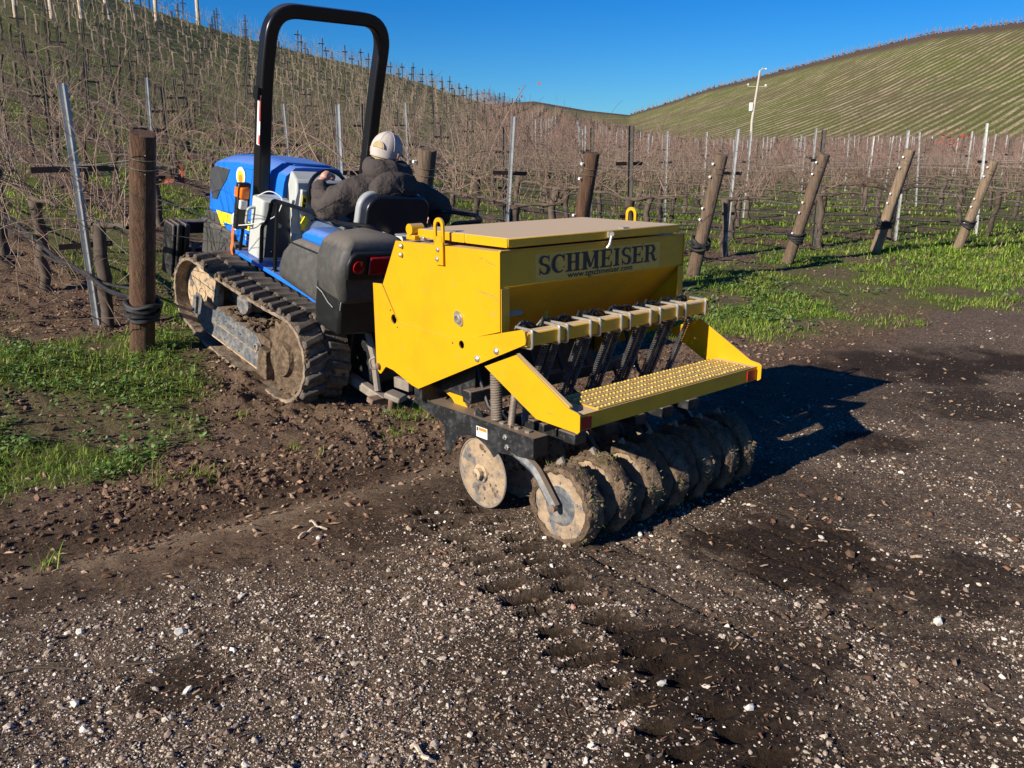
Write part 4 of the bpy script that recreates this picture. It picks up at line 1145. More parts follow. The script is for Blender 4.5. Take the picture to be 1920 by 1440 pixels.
# round badge on the hood side
def disc_x(x, y, z, ry, rz, t=.001, n=24):
    return MB().prism([(y + ry * math.cos(2 * PI * k / n), z + rz * math.sin(2 * PI * k / n)) for k in range(n)], x - t, x + t)
em = disc_x(xs - .001, 1.80, 1.085, .066, .070, .0012).build('round_badge', 'white', hood)
disc_x(xs - .003, 1.80, 1.08, .045, .048, .001).build('badge_ring', 'decal_yellow', em)
disc_x(xs - .005, 1.795, 1.07, .028, .030, .001).build('badge_centre', 'decal_orange', em)
xs = .469
# lower side shield with swoosh, leaf emblem and small model mark
LS = [(2.10, .735), (1.66, .80), (1.30, .80), (1.30, .66), (1.50, .64), (1.86, .69), (2.06, .71)]
ls = MB().prism(LS, xs - .03, xs - .006).build('side_shield', 'fender', tractor, bevel=.004)
MB().prism([(1.90, .795), (1.70, .82), (1.34, .845), (1.34, .79), (1.80, .70)], xs - .036, xs - .0305).build('yellow_stripe', 'decal_yellow', ls)
MB().prism([(1.78, .735), (1.34, .785), (1.34, .665), (1.50, .655), (1.68, .685)], xs - .040, xs - .0365).build('blue_stripe', 'blue', ls)
for sgn in (-1, 0, 1):
    q = []; nn = 10
    for k in range(nn + 1):
        t = k / nn; q.append((1.60 - sgn * (.052 * math.sin(PI * min(1, t * 1.1)) + .012) - .012, .73 + t * .155))
    for k in range(nn, -1, -1):
        t = k / nn; q.append((1.60 - sgn * (.030 * math.sin(PI * min(1, t * 1.1)) - .004 * 1) + .008, .73 + t * .155))
    if sgn == 0: q = [(1.595, .72), (1.582, .80), (1.595, .88), (1.608, .80)]
    MB().prism(q, xs - .0445, xs - .0415).build('leaf_emblem', 'white' if sgn else 'decal_yellow', ls)
text_mesh('TC4', .055, 'white', ls, Matrix.Translation((xs - .042, 1.40, .70)) @ Matrix.Rotation(rad(-90), 4, 'Z') @ Matrix.Rotation(rad(90), 4, 'X'), 'model_mark', .8, .001)
# black battery box and frame ahead of it
bx = MB().box(xs - .07, CX - .02, 1.56, 2.02, .42, .70).build('battery_box', 'fender', tractor, bevel=.012)
MB().prism([(1.50, .61), (2.04, .675), (2.04, .700), (1.50, .640)], xs - .08, xs + .1).build('box_lid', 'fender', bx, bevel=.005)
MB().prism([(1.30, .20), (1.30, .47), (1.95, .56), (2.0, .30), (1.9, .2)], xs - .05, xs + .05).build('side_bracket', 'fender', tractor, bevel=.01)
MB().box(xs - .055, xs - .051, 1.52, 1.56, .36, .47).build('warning_decal', 'decal_yellow', bx)
for k in range(3): MB().tube(fillet([(xs - .06, 1.72 - k * .05, .36), (xs - .07, 1.70 - k * .05, .48), (xs - .06, 1.62 - k * .06, .53), (xs - .05, 1.54 - k * .05, .45)], .05), .012, 6).build('hose', 'black_plastic', tractor, smooth=True)
# front weight rack: upright slabs and a tube frame
for k in range(5):
    MB().box(.185 + k * .030, .209 + k * .030, 2.08 - (k % 2) * .02, 2.24, .20 - (k % 2) * .02, .62 + (k % 2) * .012).build('weight_slab', 'black_paint', tractor, bevel=.01)
MB().box(.34, 1.25, 2.24, 2.33, .50, .60).build('front_bar', 'black_paint', tractor, bevel=.01)
MB().tube(fillet([(.35, 2.06, .10), (.35, 2.06, .47), (.53, 2.06, .47), (.53, 2.06, .10)], .04), .016, 8).build('bumper_hoop', 'fender', tractor, smooth=True)
MB().box(.32, 1.25, 2.16, 2.22, .10, .40).build('bumper_plate', 'black_plastic', tractor, bevel=.01)
# marker lamp on a stalk
ml = MB().box(.30, .40, 1.36, 1.41, .80, 1.14).build('marker_lamp', 'black_plastic', tractor, bevel=.012)
MB().box(.305, .375, 1.328, 1.362, 1.03, 1.115).build('amber_lens', 'amber', ml, bevel=.012)
MB().box(.305, .365, 1.33, 1.362, .955, 1.025).build('clear_lens', 'clear_lens', ml, bevel=.01)
MB().box(.295, .3, 1.365, 1.405, 1.04, 1.11).build('side_lens', 'amber', ml)
MB().tube(fillet([(.36, 1.38, .64), (.37, 1.38, .80), (.345, 1.38, .84)], .03), .012, 6).build('lamp_stalk', 'black_plain', ml, smooth=True)
# orange strap
st = MB(); pts = [(.315, 1.42, .80), (.31, 1.415, .74), (.318, 1.42, .69), (.305, 1.41, .64), (.312, 1.40, .60)]
for i in range(len(pts) - 1):
    a, b = pts[i], pts[i + 1]
    st.addmesh([(a[0] - .004, a[1] - .02, a[2]), (a[0] + .004, a[1] + .025, a[2]), (b[0] + .004, b[1] + .025, b[2]), (b[0] - .004, b[1] - .02, b[2]), (a[0] - .002, a[1] - .02, a[2]), (a[0] + .006, a[1] + .025, a[2]), (b[0] + .006, b[1] + .025, b[2]), (b[0] - .002, b[1] - .02, b[2])], [(0, 1, 2, 3), (4, 7, 6, 5), (0, 3, 7, 4), (1, 5, 6, 2)])
st.build('strap', 'orange', tractor)
# grey side tank whose rear shade is painted as a thin dark sheet
tk = MB().prism([(.375, 1.16), (.395, 1.145), (.70, 1.10), (.72, 1.12), (.72, 1.30), (.44, 1.34), (.375, 1.30)], .640, 1.075, 'z').build('side_tank', 'grey_plastic', tractor, bevel=.02, seg=3)
MB().prism([(.415, 1.1405), (.70, 1.0975), (.70, 1.103), (.415, 1.146)], .655, 1.06, 'z').build('tank_rear_shade', 'dark_panel', tk)
for (x, z) in ((.47, .98), (.60, .76), (.47, .70)):
    MB().lathe([(0, .013), (-.008, .011), (-.01, .002)], (x, 1.137 - (x - .415) * .15, z), 'y', 12).build('panel_bolt', 'black_plain', tk, smooth=True)
MB().lathe([(0, .016), (-.02, .015), (-.022, .004)], (.50, 1.127, .90), 'y', 12).build('drain_plug', 'steel', tk, smooth=True)
MB().tube(fillet([(.38, 1.25, 1.0), (.325, 1.26, .99), (.325, 1.27, .87), (.38, 1.26, .86)], .025), .011, 8).build('grab_handle', 'grey_plastic', tk, smooth=True)
MB().tube(fillet([(.40, 1.28, 1.07), (.45, 1.2, 1.14), (.52, 1.12, 1.10), (.47, 1.1, .98), (.38, 1.14, .92), (.32, 1.22, .88), (.31, 1.34, .84)], .08), .0035, 6).build('white_cable', 'white', tractor, smooth=True)
# instrument console
cs = loft([[(.585, .98, .84), (.60, 1.10, .70), (.9, 1.10, .70), (.95, .98, .84)],
           [(.53, .93, 1.02), (.57, 1.12, 1.02), (.98, 1.12, 1.02), (1.02, .93, 1.02)],
           [(.50, .95, 1.20), (.55, 1.14, 1.20), (1.0, 1.14, 1.20), (1.05, .95, 1.20)],
           [(.515, .985, 1.265), (.56, 1.14, 1.30), (.98, 1.14, 1.30), (1.03, .985, 1.265)]], 'console', 'grey_plastic', tractor, bevel=.018)
lx = .505
pn = MB().prism([(.48, .90), (.56, .90), (.565, 1.0), (.565, 1.17), (.50, 1.21), (.47, 1.0)], .928, .934, 'y').build('console_cover', 'grey_plastic', cs, bevel=.004)
pn2 = MB().prism([(.535, .95), (.60, .90), (.655, .95), (.64, 1.19), (.52, 1.22), (.515, 1.1)], .905, .935, 'y').build('console_end_cap', 'grey_plastic', cs, bevel=.008)
MB().box(.525, .565, .901, .905, 1.08, 1.18).build('yellow_label', 'decal_yellow', pn2)
MB().box(.54, .575, .901, .905, .93, 1.03).build('yellow_label', 'decal_yellow', pn2)
MB().box(.535, .555, .899, .901, 1.13, 1.16).build('black_symbol', 'ink', pn2)
MB().box(.535, .555, .899, .901, 1.09, 1.12).build('black_symbol', 'ink', pn2)
MB().box(.555, .585, .899, .905, 1.195, 1.21).build('rocker_switch', 'black_plain', pn2)
for z in (1.0, 1.08, 1.16): MB().lathe([(0, .008), (-.004, .006)], (.625, .904, z), 'y', 10).build('panel_bolt', 'black_plain', pn2)
kt = MB().box(.535, .58, .885, .895, .97, 1.03, Matrix.Rotation(.5, 3, 'Y')).build('hanging_tag', 'decal_yellow', tractor)
MB().box(.66, .98, .90, .96, .80, 1.26).build('dash_inner', 'black_plastic', tractor, bevel=.02)
# steering lever and black column hoop
MB().tube([(.74 + .17 * math.cos(a), .90 + .04 * math.sin(a), 1.20 + .15 * math.sin(a)) for a in np.linspace(0, 2 * PI, 28)], .014, 8).build('steering_wheel', 'black_plain', tractor, smooth=True)
MB().cyl((.74, .90, 1.2), (.74, 1.0, 1.1), .03, n=10).build('steering_column', 'black_plain', tractor)
MB().tube(fillet([(.58, .80, .70), (.56, .78, .98), (.60, .76, 1.02), (.64, .74, .98), (.66, .74, .7)], .05), .010, 8).build('control_lever', 'black_plain', tractor, smooth=True)
# side rail on the left, mirrored on the right
def rail(sx, x0, parent):
    X = lambda v: v if sx > 0 else 2 * CX - v
    a = MB().tube(fillet([(X(.37), 1.10, .63), (X(.37), 1.13, .90), (X(.365), 1.06, .945), (X(.362), 1.01, 1.115), (X(.362), .94, 1.125), (X(.362), .44, 1.178), (X(.365), .20, 1.190), (X(.45), .03, 1.225), (X(.53), -.02, 1.18), (X(.54), -.03, 1.07)], .06, 5), .0145, 10).build('side_rail', 'black_plain', tractor, smooth=True)
    MB().cyl((X(.362), .90, .632), (X(.362), .955, 1.122), .0145, n=10).build('rail_post', 'black_plain', a, smooth=True)
    MB().lathe([(0, .024), (.006, .022), (.01, .015)], (X(.362), .90, .640), 'z', 14).build('rail_foot', 'black_plain', a, smooth=True)
    return a
rail(1, 0, tractor)
MB().tube(fillet([(1.15, .95, .64), (1.15, .98, 1.05), (1.12, .5, 1.12), (1.10, .10, 1.30), (1.32, -.02, 1.30), (1.34, -.06, 1.27), (1.12, .0, 1.24), (1.08, .0, 1.1)], .05, 5), .0145, 10).build('side_rail', 'black_plain', tractor, smooth=True)
# left fender: charcoal side moulding, blue cap, tail pod
fd = loft([[(.30, .74, .645), (.30, .20, .640), (.66, .20, .640), (.66, .74, .645)],
           [(.285, .755, .72), (.24, .16, .66), (.66, .16, .66), (.66, .755, .72)],
           [(.30, .74, .84), (.245, .12, .84), (.66, .12, .84), (.66, .74, .84)],
           [(.33, .69, .925), (.285, .10, .97), (.66, .10, .97), (.66, .69, .925)],
           [(.365, .63, .965), (.33, .10, 1.02), (.66, .10, 1.02), (.66, .63, .965)]], 'fender', 'fender', tractor, bevel=.045, angle=60)
MB().tube([(.310, .66, .925), (.285, .45, .95), (.262, .24, .975), (.26, .12, .98)], .006, 6).build('moulded_groove', 'black_plastic', fd, smooth=True)
loft([[(.36, .63, .955), (.325, .08, 1.01), (.66, .08, 1.0), (.66, .63, .955)],
      [(.355, .62, 1.00), (.325, .06, 1.06), (.66, .06, 1.06), (.66, .62, 1.0)],
      [(.39, .56, 1.055), (.37, .06, 1.115), (.62, .06, 1.115), (.62, .56, 1.06)]], 'fender_cap', 'blue', fd, bevel=.025, angle=60)
pod = loft([[(.13, .06, .80), (.10, -.26, .82), (.52, -.28, .82), (.52, .10, .80)],
            [(.10, .07, .93), (.045, -.27, .95), (.52, -.30, .95), (.52, .12, .93)],
            [(.10, .08, 1.04), (.03, -.28, 1.04), (.52, -.31, 1.04), (.52, .14, 1.04)],
            [(.13, .08, 1.15), (.04, -.28, 1.17), (.52, -.31, 1.17), (.52, .14, 1.16)],
            [(.22, .05, 1.20), (.13, -.22, 1.245), (.48, -.25, 1.245), (.48, .12, 1.20)]], 'tail_pod', 'fender', tractor, bevel=.045, angle=60)
tl = MB().prism([(.075 + .0, 1.0), (.06, 1.02), (.055, 1.10), (.075, 1.15), (.11, 1.17), (.50, 1.165), (.50, 1.0)], -.318, -.285, 'y').build('lamp_recess', 'black_plastic', pod, bevel=.01)
MB().lathe([(0, .042), (-.010, .040), (-.014, .02), (-.015, .001)], (.13, -.318, 1.085), 'y', 24).build('round_lamp', 'red_lens', tl, smooth=True)
MB().box(.20, .38, -.335, -.316, 1.035, 1.145).build('tail_lamp', 'red_lens', tl, bevel=.012)
sk = loft([[(.14, .04, .60), (.14, -.20, .60), (.50, -.24, .60), (.50, .1, .60)],
           [(.12, .05, .70), (.11, -.22, .72), (.50, -.26, .72), (.50, .1, .70)],
           [(.115, .06, .90), (.09, -.235, .915), (.50, -.27, .915), (.50, .1, .90)]], 'tail_skirt', 'black_plastic', tractor, bevel=.02, angle=60)
MB().tube([(.098, .02, .85), (.095, -.04, .84), (.092, -.12, .80), (.094, -.17, .785)], .002, 4).build('scratch', 'grey_plastic', sk)
MB().tube([(.120, -.225, .87), (.105, -.228, .82), (.112, -.222, .78)], .002, 4).build('scratch', 'grey_plastic', sk)
MB().lathe([(0, .035), (.012, .035), (.03, .028), (.034, .02)], (.47, .14, 1.115), 'z', 18).build('filler_cap', 'black_plain', tractor, smooth=True)
# right fender
loft([[(1.0, .70, .64), (1.0, .0, .64), (1.40, .0, .64), (1.40, .70, .64)],
      [(1.0, .66, .92), (1.0, -.05, 1.0), (1.36, -.05, 1.0), (1.36, .66, .92)]], 'fender', 'fender', tractor, bevel=.05, angle=60)
loft([[(1.05, .10, .80), (1.05, -.30, .80), (1.50, -.28, .80), (1.50, .08, .80)],
      [(1.05, .10, 1.13), (1.05, -.30, 1.13), (1.50, -.28, 1.13), (1.50, .08, 1.13)]], 'tail_pod', 'fender', tractor, bevel=.05, angle=60)
# seat
def rounded_rect(x0, x1, z0, z1, r, n=6):
    o = []
    for cx, cz, a in ((x1 - r, z1 - r, 0), (x0 + r, z1 - r, 90), (x0 + r, z0 + r, 180), (x1 - r, z0 + r, 270)): o += arc(cx, cz, r, a, a + 90, n)
    return o
MB().box(.40, .98, .10, .62, .90, 1.02).build('seat_cushion', 'vinyl', tractor, bevel=.04, seg=3)
MB().prism(rounded_rect(.43, .945, 1.04, 1.405, .10), .05, .12, 'y').build('seat_backrest', 'vinyl', tractor, bevel=.012, seg=3)
MB().prism(rounded_rect(.42, .955, 1.03, 1.415, .105), .12, .17, 'y').build('seat_piping', 'piping', tractor, bevel=.015, seg=3)
MB().box(.42, .62, .25, .62, 1.115, 1.145).build('armrest', 'dark_panel', tractor, bevel=.014, seg=3)
MB().box(.49, .62, -.06, .10, 1.085, 1.185, Matrix.Rotation(.35, 3, 'Y')).build('ivory_bracket', 'ivory', tractor, bevel=.02, seg=3)
MB().lathe([(0, .05), (.02, .048), (.05, .03)], (.655, -.02, 1.13), 'x', 18).build('ivory_cap', 'ivory', tractor, smooth=True)
MB().box(.60, .95, -.2, .1, .70, .95).build('seat_base', 'black_paint', tractor, bevel=.02)
# roll bar
rb = fillet([(.500, 1.38, .62), (.492, 1.38, 1.10), (.440, 1.38, 1.90), (.452, 1.38, 2.325), (1.405, 1.38, 2.38), (1.400, 1.38, 1.90), (1.425, 1.38, 1.12), (1.43, 1.38, .62)], .24, 9)
def sq_tube(pts, wx, wy):
    vs = []; fs = []; pts = [Vector(p) for p in pts]
    for i, p in enumerate(pts):
        t = (pts[min(i + 1, len(pts) - 1)] - pts[max(i - 1, 0)]).normalized(); yy = Vector((0, 1, 0)); nn = t.cross(yy).normalized()
        for a, b in ((-1, -1), (1, -1), (1, 1), (-1, 1)): vs.append(p + nn * a * wx / 2 + yy * b * wy / 2)
    for i in range(len(pts) - 1):
        for k in range(4): fs.append((i * 4 + k, i * 4 + (k + 1) % 4, (i + 1) * 4 + (k + 1) % 4, (i + 1) * 4 + k))
    n = len(pts); fs += [(0, 1, 2, 3), ((n - 1) * 4 + 3, (n - 1) * 4 + 2, (n - 1) * 4 + 1, (n - 1) * 4)]
    return MB().addmesh(vs, fs)
ro = sq_tube(rb, .095, .088).build('roll_bar', 'rops', tractor, bevel=.012, seg=2, angle=50)
MB().box(.374, .394, 1.34, 1.40, 1.73, 1.81).build('bar_bracket', 'black_plain', ro)
dc = MB().prism([(.421, 1.42), (.3995, 1.76), (.3975, 1.76), (.419, 1.42)], 1.335, 1.375, 'y').build('warning_decal', 'white', ro)
MB().prism([(.4185, 1.425), (.4145, 1.49), (.4125, 1.49), (.4165, 1.425)], 1.334, 1.350, 'y').build('red_band', 'decal_red', dc)
MB().prism([(.4085, 1.585), (.3985, 1.745), (.3965, 1.745), (.4065, 1.585)], 1.334, 1.350, 'y').build('red_band', 'decal_red', dc)
# drawbar clevis and linkage behind
cl = MB().box(.40, .50, -.52, -.40, .235, .275, Matrix.Rotation(.3, 3, 'Z')).build('clevis', 'old_iron', tractor, bevel=.01)
MB().box(.40, .49, -.56, -.40, .13, .155, Matrix.Rotation(.3, 3, 'Z')).build('clevis_plate', 'old_iron', cl, bevel=.006)
MB().cyl((.44, -.44, .15), (.44, -.44, .24), .022, n=12).build('clevis_pin', 'rust', cl, smooth=True)
MB().box(.30, .42, -.42, -.36, .20, .235).build('clevis_arm', 'rust', cl, bevel=.005)
MB().box(.38, .44, -.42, .1, .18, .24).build('drawbar', 'old_iron', tractor, bevel=.008)
MB().tube([(.42, -.10, .62), (.40, -.25, .45), (.40, -.34, .25)], .022, 8).build('lift_arm', 'old_iron', tractor, smooth=True)
MB().tube([(1.15, -.10, .62), (1.12, -.25, .45), (1.12, -.34, .25)], .022, 8).build('lift_arm', 'old_iron', tractor, smooth=True)
# ------------------------------------------------------------------ driver (coordinates in the tractor's frame)
person = empty('person', tractor_matrix)
tag(person, 'driver in a charcoal hooded jacket and pale cap turned to look over the right shoulder', 'person')
def skin_mesh(name, mat, nodes, edges, parent, sub=2, root=0, disp=0, dscale=.1):
    me = bpy.data.meshes.new(name)
    me.from_pydata([n[0] for n in nodes], edges, [])
    o = bpy.data.objects.new(name, me); scene.collection.objects.link(o); o.parent = parent
    sk_ = o.modifiers.new('skin', 'SKIN'); sk_.use_smooth_shade = True; sk_.branch_smoothing = .6
    for i, n in enumerate(nodes):
        r = n[1] if isinstance(n[1], tuple) else (n[1], n[1])
        me.skin_vertices[0].data[i].radius = r
        me.skin_vertices[0].data[i].use_root = (i == root)
    s_ = o.modifiers.new('sub', 'SUBSURF'); s_.levels = sub; s_.render_levels = sub
    if disp:
        tx = bpy.data.textures.new(name + '_folds', 'CLOUDS'); tx.noise_scale = dscale; tx.noise_depth = 3
        d = o.modifiers.new('folds', 'DISPLACE'); d.texture = tx; d.strength = disp; d.mid_level = .5
    me.materials.append(M[mat])
    return o
# joints
PEL = (.74, .30, 1.06); WA = (.73, .29, 1.20); CH = (.715, .30, 1.36); NK = (.735, .34, 1.475); HD = (.748, .355, 1.60)
LS_, LE, LW, LH = (.50, .33, 1.400), (.325, .36, 1.250), (.44, .60, 1.350), (.515, .64, 1.385)
RS_, RE, RW, RH = (.95, .33, 1.385), (1.235, .22, 1.265), (1.265, .36, 1.15), (1.25, .44, 1.13)
body = skin_mesh('body', 'skin', [(PEL, (.14, .10)), (WA, (.12, .09)), (CH, (.14, .10)), (NK, (.052, .055)), (HD, (.07, .085)),
                                (LS_, .05), (LE, .04), (LW, .026), (LH, (.038, .018)), (RS_, .05), (RE, .04), (RW, .026), (RH, (.038, .018)),
                                ((.64, .45, 1.04), .075), ((.62, .78, .98), .055), ((.62, .85, .70), .045), ((.62, .95, .66), .035),
                                ((.85, .45, 1.04), .075), ((.88, .78, .98), .055), ((.88, .85, .70), .045), ((.88, .95, .66), .035)],
                 [(0, 1), (1, 2), (2, 3), (3, 4), (2, 5), (5, 6), (6, 7), (7, 8), (2, 9), (9, 10), (10, 11), (11, 12), (0, 13), (13, 14), (14, 15), (15, 16), (0, 17), (17, 18), (18, 19), (19, 20)], person)
jk = skin_mesh('jacket', 'jacket', [((.72, .30, 1.06), (.20, .16)), ((.65, .29, 1.20), (.23, .16)), ((.67, .29, 1.34), (.24, .165)), ((.72, .31, 1.455), (.18, .13)), ((.735, .34, 1.505), (.11, .10)),
                                 ((.52, .32, 1.385), (.145, .12)), ((.42, .335, 1.31), .120), ((.33, .34, 1.220), (.094, .097)), ((.39, .50, 1.285), .070), (LW, .050),
                                 ((.92, .31, 1.385), (.125, .11)), ((1.09, .28, 1.345), .108), (RE, (.092, .096)), ((1.265, .29, 1.20), .074), (RW, .052)],
               [(0, 1), (1, 2), (2, 3), (3, 4), (2, 5), (5, 6), (6, 7), (7, 8), (8, 9), (2, 10), (10, 11), (11, 12), (12, 13), (13, 14)], person, sub=3, disp=.045, dscale=.07)
# hood bunched behind the neck, a thick rolled collar
mb = MB(); n1, n2 = 26, 12
vs = []; fs = []
for i in range(n1):
    a = 2 * PI * i / n1
    # open ring around the neck, fuller at the back (towards -y)
    back = .5 - .5 * math.sin(a)
    cx, cy, cz = .735 + .125 * math.cos(a), .305 + .085 * math.sin(a), 1.532 - .028 * back - .008 * math.cos(a)
    rx = .042 + .036 * back
    for k in range(n2):
        b = 2 * PI * k / n2
        w_ = 1 + .16 * math.sin(a * 5 + 1.3) * math.sin(b + a * 2) + .08 * math.sin(a * 11 + b * 2)
        vs.append((cx + rx * w_ * math.cos(b) * math.cos(a), cy + rx * w_ * math.cos(b) * math.sin(a), cz + (rx * 1.15) * w_ * math.sin(b)))
for i in range(n1):
    for k in range(n2): fs.append((i * n2 + k, i * n2 + (k + 1) % n2, ((i + 1) % n1) * n2 + (k + 1) % n2, ((i + 1) % n1) * n2 + k))
mb.addmesh(vs, fs)
hd = mb.build('jacket_hood', 'jacket', person, smooth=True, sub=1)
# hanging pouch of the hood on the upper back
mb = MB(); vs = []; fs = []; NU, NV = 20, 12
for i in range(NU + 1):
    u_ = i / NU * 2 * PI
    for j in range(NV + 1):
        v_ = j / NV * PI
        x = .715 + .200 * math.cos(u_) * math.sin(v_); y = .175 + .095 * math.cos(v_); z = 1.445 + .105 * math.sin(u_) * math.sin(v_) - .02 * math.cos(u_) ** 2
        q = .014 * math.sin(9 * u_ + 3 * v_) + .012 * math.sin(5 * v_ - 2 * u_)
        vs.append((x + q, y - abs(q), z + q * .6))
for i in range(NU):
    for j in range(NV): fs.append((i * (NV + 1) + j, i * (NV + 1) + j + 1, (i + 1) * (NV + 1) + j + 1, (i + 1) * (NV + 1) + j))
mb.addmesh(vs, fs); mb.build('hood_pouch', 'jacket', hd, smooth=True, sub=1, angle=180)
# sleeve and back seams
MB().tube([(.21, .27, 1.245), (.27, .255, 1.285), (.36, .245, 1.335), (.44, .24, 1.375)], .0028, 5).build('sleeve_seam', 'black_plastic', jk, smooth=True)
tr_ = skin_mesh('trousers', 'jeans', [(PEL, (.15, .12)), ((.64, .45, 1.05), .09), ((.62, .80, .99), .07), ((.62, .86, .70), .06), ((.86, .45, 1.05), .09), ((.88, .80, .99), .07), ((.88, .86, .70), .06)],
                [(0, 1), (1, 2), (2, 3), (0, 4), (4, 5), (5, 6)], person)
# head turned to its right: face looks towards +x and a little back
HF = empty('head'); HF.parent = person
HF.matrix_local = Matrix.Translation((.752, .345, 1.606)) @ Matrix.Rotation(rad(-68), 4, 'Z') @ Matrix.Rotation(rad(-9), 4, 'X') @ Matrix.Scale(1.10, 4)
# head local: +y is where the face looks
def ellipsoid(c, r, nu=28, nv=18, fn=None):
    vs = []; fs = []
    for j in range(nv + 1):
        v_ = PI * j / nv
        for i in range(nu):
            u_ = 2 * PI * i / nu
            p = Vector((math.cos(u_) * math.sin(v_), math.sin(u_) * math.sin(v_), math.cos(v_)))
            if fn: p = fn(p)
            vs.append((c[0] + p.x * r[0], c[1] + p.y * r[1], c[2] + p.z * r[2]))
    for j in range(nv):
        for i in range(nu): fs.append((j * nu + i, j * nu + (i + 1) % nu, (j + 1) * nu + (i + 1) % nu, (j + 1) * nu + i))
    return MB().addmesh(vs, fs)
def face_fn(p):
    k = 1.0
    if p.z < 0: k = 1 + .28 * p.z * (1 if p.y < .3 else .45)
    q = Vector((p.x * k, p.y * k, p.z))
    if p.y > .8 and abs(p.x) < .22:
        q.y += .20 * max(0, 1 - abs(p.z + .12) / .22) * (1 - abs(p.x) / .22)      # nose
        q.y += .05 * max(0, 1 - abs(p.z + .48) / .1)                                # lips
    if p.y > .7 and .2 < abs(p.x) < .55 and abs(p.z - .05) < .12: q.y -= .06        # eye sockets
    return q
head = ellipsoid((0, 0, 0), (.075, .092, .112), 44, 34, face_fn).build('head_surface', 'skin', HF, smooth=True, angle=180)
head.name = 'face'
for sx in (-1, 1):
    MB().lump((sx * .030, .082, .006), .0115, 1, 1, 2, 0).build('eye', 'white', head, smooth=True)
    MB().tube([(sx * .016, .092, .024), (sx * .032, .088, .029), (sx * .046, .078, .024)], .004, 5).build('eyebrow', 'hair', head, smooth=True)
    ear = MB(); ear.tube([(sx * .076, -.002, .026), (sx * .086, -.014, .034), (sx * .090, -.026, .024), (sx * .088, -.026, .002), (sx * .080, -.014, -.022), (sx * .076, -.006, -.026)], [.007, .009, .010, .009, .008, .005], 8)
    ear.lump((sx * .080, -.012, .002), .014, 2, 1.3, 2, .1)
    ear.build('ear', 'skin', head, smooth=True)
MB().tube([(-.018, .097, -.052), (0, .102, -.054), (.018, .097, -.052)], .0035, 5).build('mouth', 'decal_red', head, smooth=True)
# short hair below the cap
ellipsoid((0, -.006, .006), (.077, .092, .10), 30, 18, lambda p: p if p.y < .25 or p.z > .3 else p * .90).build('hair', 'hair', HF, smooth=True, angle=180)
# cap: six panel crown with seams, adjuster opening at the back, brim at the front
def crown_fn(p):
    z = max(p.z, -.02 - .42 * max(0, min(1, .5 - p.y * .9)))
    a = math.atan2(p.y, p.x); s_ = abs(math.sin(a * 3))
    k = 1 - .018 * max(0, 1 - s_ * 5) if p.z > .02 else 1
    if p.z < 0: k = min(1.25, 1 / max(.3, math.sqrt(1 - p.z * p.z)) * (1 + .10 * p.z)) if z > p.z - 1e-6 or p.z > -.5 else .6
    return Vector((p.x * k, p.y * k, z))
cap = ellipsoid((0, -.004, .026), (.090, .108, .108), 60, 28, crown_fn).build('cap', 'cap', HF, smooth=True, angle=180)
for k in range(6):
    a = rad(60 * k + 30)
    MB().tube([(math.cos(a) * .0905 * math.cos(t), -.004 + math.sin(a) * .1085 * math.cos(t), .026 + .1085 * math.sin(t)) for t in np.linspace(.05, 1.5, 10)], .0016, 5).build('cap_seam', 'cap', cap, smooth=True)
MB().lathe([(0, .008), (.004, .007), (.006, .001)], (0, -.004, .133), 'z', 12).build('cap_button', 'cap', cap, smooth=True)
op = []
for k in range(17):
    a = PI * k / 16; xx = .034 * math.cos(a); zz = .030 + .040 * math.sin(a)
    op.append((xx, zz))
MB().prism(op, -.1145, -.098, 'y').build('cap_opening', 'hair', cap, smooth=True, bevel=.004)
MB().tube([(.034 * math.cos(a) * 1.08, -.110 + .012 * (1 - abs(math.cos(a))) * 0, .030 + .041 * math.sin(a)) for a in np.linspace(0, PI, 14)], .0028, 5).build('opening_binding', 'cap', cap, smooth=True)
# brim
vs = []; fs = []
for s_, zz in ((0, .004), (1, 0)):
    for i in range(11):
        t = -1 + 2 * i / 10; a = rad(90 - t * 62)
        for j in range(5):
            q = j / 4; r0x, r0y = .089, .107
            x = math.cos(a) * r0x * (1 - q) + (t * .070) * q; y = -.004 + math.sin(a) * r0y * (1 - q) + (.178 - .045 * t * t) * q
            vs.append((x, y, .026 + zz - .020 * (t * t) * q - .014 * q))
for s_ in range(2):
    for i in range(10):
        for j in range(4):
            b = s_ * 55 + i * 5 + j; fs.append((b, b + 1, b + 6, b + 5))
rim = [i * 5 for i in range(11)] + [50 + j for j in range(1, 5)] + [i * 5 + 4 for i in range(9, -1, -1)] + [3, 2, 1]
for i in range(len(rim)): a, b = rim[i], rim[(i + 1) % len(rim)]; fs.append((a, b, b + 55, a + 55))
MB().addmesh(vs, fs).build('cap_brim', 'brim', cap, smooth=True, angle=50)
# hands with five fingers each
def hand(c, fwd, side, upv, name, thumb):
    c = Vector(c); f = Vector(fwd).normalized(); s_ = Vector(side).normalized(); u_ = Vector(upv).normalized()
    mb = MB()
    mb.tube([c - f * .055, c - f * .02, c + f * .015, c + f * .035], [.024, .033, .034, .028], 12)
    for k in range(4):
        off = (k - 1.5) * .019; L = (.060, .070, .066, .052)[k]
        b = c + s_ * off + f * .030
        mb.tube([b, b + f * L * .45 + u_ * .008, b + f * L * .75 - u_ * .012, b + f * L * .80 - u_ * .032], [.0105, .0100, .0092, .0075], 8)
    t = c + s_ * thumb * .03 - f * .02
    mb.tube([t, t + s_ * thumb * .02 + f * .02, t + s_ * thumb * .024 + f * .045 - u_ * .01], [.012, .011, .009], 8)
    return mb.build(name, 'skin', body, smooth=True, sub=1, angle=180)
hand(LH, (.75, .45, .10), (-.45, .8, .2), (0, -.1, 1), 'hand', -1)
hand(RH, (-.1, 1, -.15), (1, .1, 0), (0, .1, 1), 'hand', -1)
